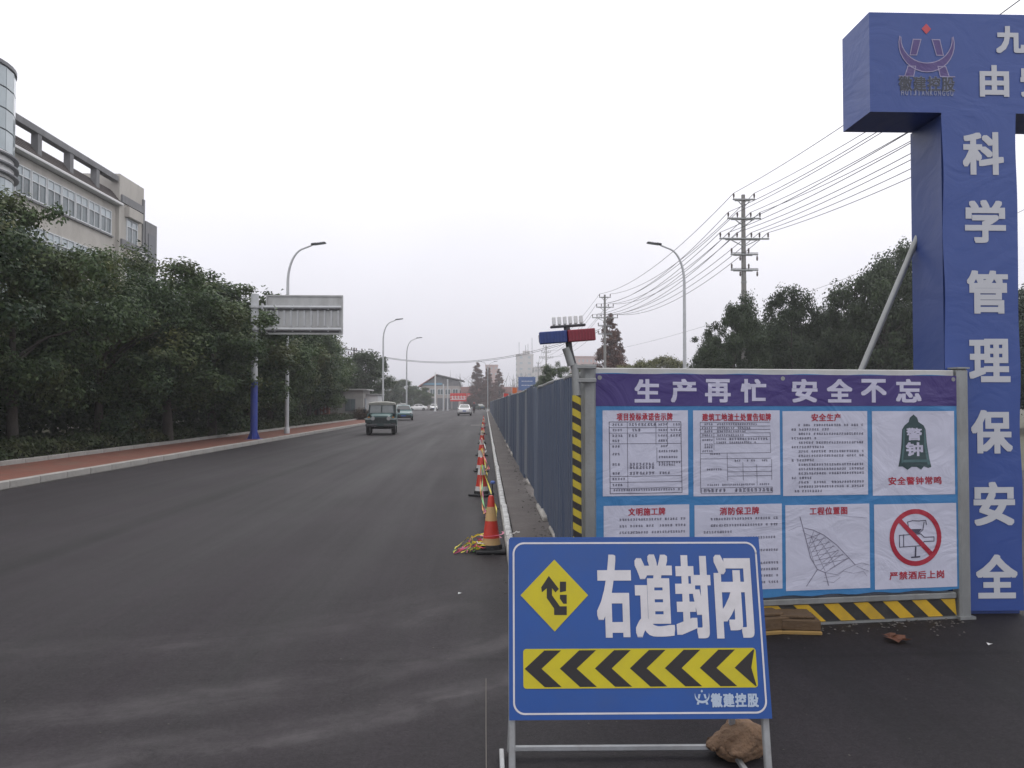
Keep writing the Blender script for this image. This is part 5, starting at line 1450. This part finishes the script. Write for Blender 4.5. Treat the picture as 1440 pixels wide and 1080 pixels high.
# ================================================================== VEHICLES
m_tyre = mat('tyre', (.018, .018, .019), .85, .2, 10)
m_rim = mat('wheel_rim', (.30, .30, .31), .4, .1, 6, metal=.6)
m_cglass = mat('car_glass', (.018, .022, .026), .06, .2, 2, spec=.8)
m_lampw = mat('head_lamp', (.30, .30, .30), .12, .1, 10, spec=.8)
m_lampr = mat('tail_lamp', (.30, .012, .012), .2, .1, 10)
m_trim = mat('black_trim', (.02, .02, .022), .6, .2, 6)
def wheel(parent, x, y, r, w, side):
    """x across, y along; the rim faces the outside"""
    ty = MB().lathe([(r * .62, -w / 2), (r * .92, -w / 2), (r, -w / 2 + .03), (r, w / 2 - .03), (r * .92, w / 2), (r * .62, w / 2)], 22, (x, y, r), 'x').build('wheel', m_tyre, parent, 40)
    d = side * w * .46
    mb = MB().lathe([(r * .62, min(0, d)), (r * .6, max(0, d))], 18, (x, y, r), 'x')
    for k in range(5):
        a = 2 * math.pi * k / 5; mb.box((x + d * 1.05, y + math.cos(a) * r * .32, r + math.sin(a) * r * .32), (.02, .05, r * .5), Matrix.Rotation(-a + math.pi / 2, 3, 'X'))
    mb.build('rim', m_rim, ty, 40)
def saloon(name, label, x, y, rz, paint, taxi=False):
    """four-door car, nose towards -y"""
    t = thing(name, label, 'car', (x, y, 0), rz)
    ST = [(-2.22, .50, .62, .62), (-2.12, .36, .70, .76), (-1.7, .24, .78, .85), (-1.0, .2, .90, .89), (-.6, .2, .94, .90), (.6, .2, .96, .90), (1.35, .2, .98, .89), (1.9, .26, .97, .85), (2.15, .36, .93, .78), (2.24, .5, .82, .66)]
    vs, fs = [], []; K = 8
    for (yy, zb, zt, hw) in ST:
        sec = [(-hw * .9, zb), (-hw, zb + (zt - zb) * .3), (-hw * .99, zb + (zt - zb) * .7), (-hw * .88, zt), (hw * .88, zt), (hw * .99, zb + (zt - zb) * .7), (hw, zb + (zt - zb) * .3), (hw * .9, zb)]
        vs += [(a, yy, b) for a, b in sec]
    for i in range(len(ST) - 1):
        for k in range(K): a, b = i * K + k, i * K + (k + 1) % K; fs.append((a, b, b + K, a + K))
    fs += [tuple(range(K))[::-1], tuple((len(ST) - 1) * K + k for k in range(K))]
    body = MB().add(vs, fs).build('body', paint, t, 35)
    CB = [(-.95, .92, .76, .0), (-.25, 1.40, .60, 1), (.15, 1.45, .60, 1), (.75, 1.42, .59, 1), (1.55, .97, .74, 0)]
    vs, fs = [], []
    for (yy, z, hw, _) in CB: vs += [(-.78, yy * 1.02, .93), (-hw, yy, z), (hw, yy, z), (.78, yy * 1.02, .93)]
    for i in range(len(CB) - 1):
        for k in range(3): a = i * 4 + k; fs.append((a, a + 1, a + 5, a + 4))
    MB().add(vs, fs).build('cabin', paint, t, 35)
    def gl(nm, pts, m=m_cglass): return MB().add(pts, [tuple(range(len(pts)))]).build(nm, m, t)
    e = .012
    gl('windscreen', [(-.68, -.86 - e, .99 + e), (.68, -.86 - e, .99 + e), (.54, -.30 - e, 1.37 + e), (-.54, -.30 - e, 1.37 + e)])
    gl('rear_window', [(.64, 1.44 + e, 1.03 + e), (-.64, 1.44 + e, 1.03 + e), (-.53, .82 + e, 1.39 + e), (.53, .82 + e, 1.39 + e)])
    for s in (-1, 1):
        gl('side_window', [(s * (.755 + e), -.72, .98), (s * (.745 + e), .28, .98), (s * (.64 + e), .22, 1.36), (s * (.65 + e), -.25, 1.34)])
        gl('side_window', [(s * (.745 + e), .35, .98), (s * (.75 + e), 1.25, .99), (s * (.65 + e), .80, 1.34), (s * (.64 + e), .30, 1.36)])
        MB().box((s * .9, -.62, 1.0), (.16, .1, .11), ch=.03).build('mirror', paint, t)
        MB().box((s * .60, -2.11, .66), (.34, .12, .13), Matrix.Rotation(s * -.25, 3, 'Z'), .02).build('headlight', m_lampw, t)
        MB().box((s * .62, 2.13, .78), (.30, .12, .16), Matrix.Rotation(s * .25, 3, 'Z'), .02).build('tail_light', m_lampr, t)
        for yy in (-1.38, 1.32): wheel(t, s * .80, yy, .31, .2, s)
        for yy in (-.02, .88): MB().box((s * .905, yy, .78), (.03, .16, .03)).build('door_handle', m_rim, t)
    MB().box((0, -2.19, .40), (1.35, .1, .2), ch=.03).build('grille', m_trim, t)
    MB().box((0, 2.21, .36), (1.5, .1, .14), ch=.03).build('rear_bumper', m_trim, t)
    MB().box((0, 2.245, .62), (.44, .02, .14)).build('number_plate', mat('plate_blue', (.03, .08, .3), .5), t)
    MB().box((0, -2.255, .44), (.44, .02, .14)).build('number_plate', MATS['plate_blue'], t)
    if taxi: MB().box((0, .15, 1.52), (.5, .22, .14), ch=.03).build('roof_light', m_white, t)
    return t
p_white = mat('white_car_paint', (.74, .73, .73), .3, .04, 2, coat=.5)
p_teal = mat('teal_car_paint', (.05, .125, .135), .3, .05, 2, coat=.4)
q = gnd(565, 591); saloon('taxi', 'teal taxi following the jeep towards the camera', q.x, q.y + 1.5, R(6), p_teal, True)
q = gnd(587, 577.3); saloon('parked_car', 'white saloon turned sideways at the far left roadside', q.x, q.y, R(-82), p_white)
q = gnd(610, 577); saloon('parked_car', 'white car facing the camera beside the bare white mast', q.x, q.y, R(4), p_white)
q = gnd(653.5, 584.3); saloon('moving_car', 'white hatchback driving away up the middle of the road', q.x, q.y, R(180), p_white)
q = gnd(644, 573.8); saloon('far_car', 'tiny white car ahead of the white hatchback, by the red shop sign', q.x, 205, R(165), p_white)
saloon('far_car', 'dark green car half hidden near the fence end at the junction', at(674, 570, 190).x, 190, R(200), mat('dark_green_paint', (.05, .075, .065), .3, .05, 2))
def jeep():
    q = gnd(534, 612)
    t = thing('jeep', 'old dark teal jeep with canvas roof driving towards the camera', 'jeep', (q.x, q.y + .35, 0), R(5))
    m_jp = mat('jeep_paint', (.055, .118, .118), .42, .15, 3, dirt=((.09, .095, .085), .5, 3))
    m_jd = mat('jeep_dark', (.022, .04, .042), .55, .15, 3)
    m_can = mat('canvas', (.055, .06, .055), .9, .2, 5, .4, 20)
    hd = MB()   # bonnet: crowned top
    vs, fs = [], []
    for yy, z, hw in ((-.05, .98, .42), (.02, 1.02, .46), (.5, 1.06, .52), (.95, 1.09, .58)):
        vs += [(-hw, yy, .72), (-hw, yy, z - .05), (-hw * .8, yy, z), (hw * .8, yy, z), (hw, yy, z - .05), (hw, yy, .72)]
    for i in range(3):
        for k in range(5): a = i * 6 + k; fs.append((a, a + 1, a + 7, a + 6))
    fs += [(5, 4, 3, 2, 1, 0), tuple(range(18, 24))]
    MB().add(vs, fs).build('bonnet', m_jp, t, 35)
    g = MB().box((0, -.09, .72), (.96, .05, .42), ch=.02).build('grille', m_jd, t)
    for k in range(9): MB().box((-.30 + k * .075, -.12, .74), (.03, .02, .28)).build('slot', m_trim, g)
    for s in (-1, 1):
        f = MB().prism_x([(-.12, .78), (.1, .86), (.75, .86), (.98, .72), (.98, .5), (.86, .5), (.72, .72), (.15, .72), (-.1, .62)], s * .46, s * .78).build('front_wing', m_jd, t)
        MB().lathe([(.10, -.03), (.11, .03), (.06, .05)], 14, (s * .40, -.14, .84), 'y').build('headlight', m_lampw, t, 40)
        MB().box((s * .62, .1, .90), (.09, .08, .05), ch=.01).build('indicator', mat('amber', (.5, .2, .03), .3), t)
        wheel(t, s * .64, .38, .35, .2, s); wheel(t, s * .66, 2.45, .35, .2, s)
        MB().prism_x([(1.0, .42), (3.1, .42), (3.15, 1.08), (1.75, 1.08), (1.7, .98), (1.1, .98), (1.0, 1.08)], s * .70, s * .76).build('side_panel', m_jp, t)
        MB().box((s * .88, .98, 1.22), (.14, .05, .2), ch=.02).build('mirror', m_trim, t)
        MB().bar((s * .72, 1.0, 1.1), (s * .84, .98, 1.2), .02).build('mirror_arm', m_trim, t)
        MB().bar((s * .66, .98, 1.08), (s * .62, 1.12, 1.62), .05).build('screen_pillar', m_jd, t)
        MB().bar((s * .68, 1.75, 1.06), (s * .64, 1.75, 1.64), .035).build('hoop', m_trim, t)
        MB().prism_x([(2.0, 1.06), (3.12, 1.06), (3.05, 1.62), (2.0, 1.62)], s * .66, s * .69).build('canvas_side', m_can, t)
    MB().bar((-.66, .98, 1.08), (.66, .98, 1.08), .05).build('screen_frame', m_jd, t); MB().bar((-.62, 1.11, 1.6), (.62, 1.11, 1.6), .05).build('screen_frame', m_jd, t); MB().bar((0, .98, 1.08), (0, 1.11, 1.6), .03).build('screen_frame', m_jd, t)
    m_js = mat('jeep_screen', (.10, .115, .12), .12, .3, 2, spec=.8)
    for s in (-1, 1): MB().add([(s * .03, .99, 1.11), (s * .62, .99, 1.11), (s * .58, 1.10, 1.57), (s * .03, 1.10, 1.57)], [(0, 1, 2, 3)]).build('windscreen', m_js, t)
    vs, fs = [], []
    for yy, z in ((1.05, 1.63), (1.6, 1.69), (2.3, 1.69), (3.1, 1.64)): vs += [(-.72, yy, z - .1), (-.66, yy, z - .02), (-.3, yy, z + .03), (.3, yy, z + .03), (.66, yy, z - .02), (.72, yy, z - .1)]
    for i in range(3):
        for k in range(5): a = i * 6 + k; fs.append((a, a + 1, a + 7, a + 6))
    fs += [tuple(range(6))[::-1], tuple(range(18, 24))]
    MB().add(vs, fs).build('canvas_roof', mat('roof_canvas', (.22, .22, .20), .9, .2, 4, .3, 20), t, 35)
    MB().box((0, 2.05, .5), (1.3, 2.1, .12)).build('floor', m_jd, t); MB().box((0, 3.1, .85), (1.4, .05, .75)).build('tailgate', m_jd, t); MB().box((0, 3.08, 1.35), (1.3, .03, .5)).build('rear_canvas', m_can, t)
    for s in (-.32, .32): MB().box((s, 1.75, .92), (.45, .12, .6), ch=.04).build('seat', m_trim, t)
    bp = MB().box((0, -.24, .50), (1.5, .07, .14), ch=.02).build('bumper', m_dkmetal, t)
    MB().box((0, -.285, .52), (.34, .012, .11)).build('number_plate', m_jd, bp)
    MB().box((0, .38, .34), (1.1, .1, .1)).build('axle', m_trim, t); MB().box((0, 2.45, .34), (1.1, .1, .1)).build('axle', m_trim, t)
    for s in (-.35, .35): MB().box((s, 1.4, .44), (.08, 3.2, .1)).build('chassis_rail', m_trim, t)
jeep()
def skin_body(name, joints, bones, m, parent=None):
    me = bpy.data.meshes.new(name); me.from_pydata([j[:3] for j in joints], bones, [])
    o = obj(name, me, parent)
    md = o.modifiers.new('skin', 'SKIN'); me.skin_vertices[0].data[0].use_root = True
    for i, j in enumerate(joints): me.skin_vertices[0].data[i].radius = (j[3], j[3])
    o.modifiers.new('sub', 'SUBSURF').levels = 2; o.modifiers['sub'].render_levels = 2
    me.materials.append(m); return o
def scooter():
    q = gnd(666.5, 581)
    t = thing('scooter', 'dark motor scooter travelling beside the white hatchback', 'scooter', (q.x, q.y, 0), math.pi, None)
    md = mat('scooter_dark', (.03, .032, .04), .4, .1, 4)
    for yy in (-.6, .6): 
        w = MB().lathe([(.13, -.05), (.22, -.05), (.24, 0), (.22, .05), (.13, .05)], 16, (0, yy, .24), 'x').build('wheel', m_tyre, t, 40)
        MB().lathe([(.12, -.04), (.12, .04)], 12, (0, yy, .24), 'x').build('rim', m_rim, w)
    MB().prism_x([(-.5, .35), (.3, .28), (.7, .45), (.75, .72), (.1, .72), (.0, .42), (-.3, .40), (-.42, .9), (-.5, .9)], -.14, .14).build('body', md, t)
    MB().box((0, .4, .77), (.26, .6, .1), ch=.03).build('seat', m_trim, t)
    MB().tube([(0, -.6, .24), (0, -.46, .95)], .03, 8).build('fork', md, t); MB().tube([(-.32, -.38, 1.0), (0, -.46, .98), (.32, -.38, 1.0)], .018, 8).build('handlebar', m_dkmetal, t)
    MB().box((0, .78, .62), (.14, .05, .07), ch=.01).build('tail_light', m_lampr, t)
    rp = thing('person', 'person in dark clothing and helmet riding the scooter', 'person', (q.x, q.y, 0), math.pi)
    J = [(0, .38, .88, .15), (0, .34, 1.1, .15), (0, .30, 1.32, .15), (0, .28, 1.45, .06), (0, .25, 1.58, .10),
         (.19, .28, 1.36, .06), (.27, .05, 1.16, .048), (.28, -.30, 1.03, .036), (-.19, .28, 1.36, .06), (-.27, .05, 1.16, .048), (-.28, -.30, 1.03, .036),
         (.12, .2, .84, .09), (.15, -.12, .80, .075), (.14, -.10, .44, .05), (.14, -.22, .40, .04), (-.12, .2, .84, .09), (-.15, -.12, .80, .075), (-.14, -.10, .44, .05), (-.14, -.22, .40, .04)]
    B = [(0, 1), (1, 2), (2, 3), (3, 4), (2, 5), (5, 6), (6, 7), (2, 8), (8, 9), (9, 10), (0, 11), (11, 12), (12, 13), (13, 14), (0, 15), (15, 16), (16, 17), (17, 18)]
    skin_body('body', J, B, mat('rider_clothes', (.045, .045, .055), .85, .2, 5), rp)
    MB().lathe([(.135, 1.56), (.145, 1.62), (.12, 1.71), (.06, 1.76), (.01, 1.77)], 16, (0, .25, 0)).build('helmet', mat('helmet_red', (.25, .04, .04), .35), rp, 60)
scooter()

# ================================================================== AIR
hz = MB().box((0, 700, 18.0), (1900, 1700, 38.2)).build('haze', None if False else bpy.data.materials.new('haze'))
hm = bpy.data.materials['haze']; hm.use_nodes = True
hn = hm.node_tree.nodes; hn.remove(hn['Principled BSDF'])
hv = hn.new('ShaderNodeVolumePrincipled'); hv.inputs['Color'].default_value = (.93, .93, .97, 1); hv.inputs['Density'].default_value = 0.0009; hv.inputs['Anisotropy'].default_value = 0.0
hm.node_tree.links.new(hv.outputs[0], hn['Material Output'].inputs['Volume'])
hz['kind'] = 'stuff'; tag(hz, 'thin pale winter haze over the whole road', 'haze', None, 'stuff')
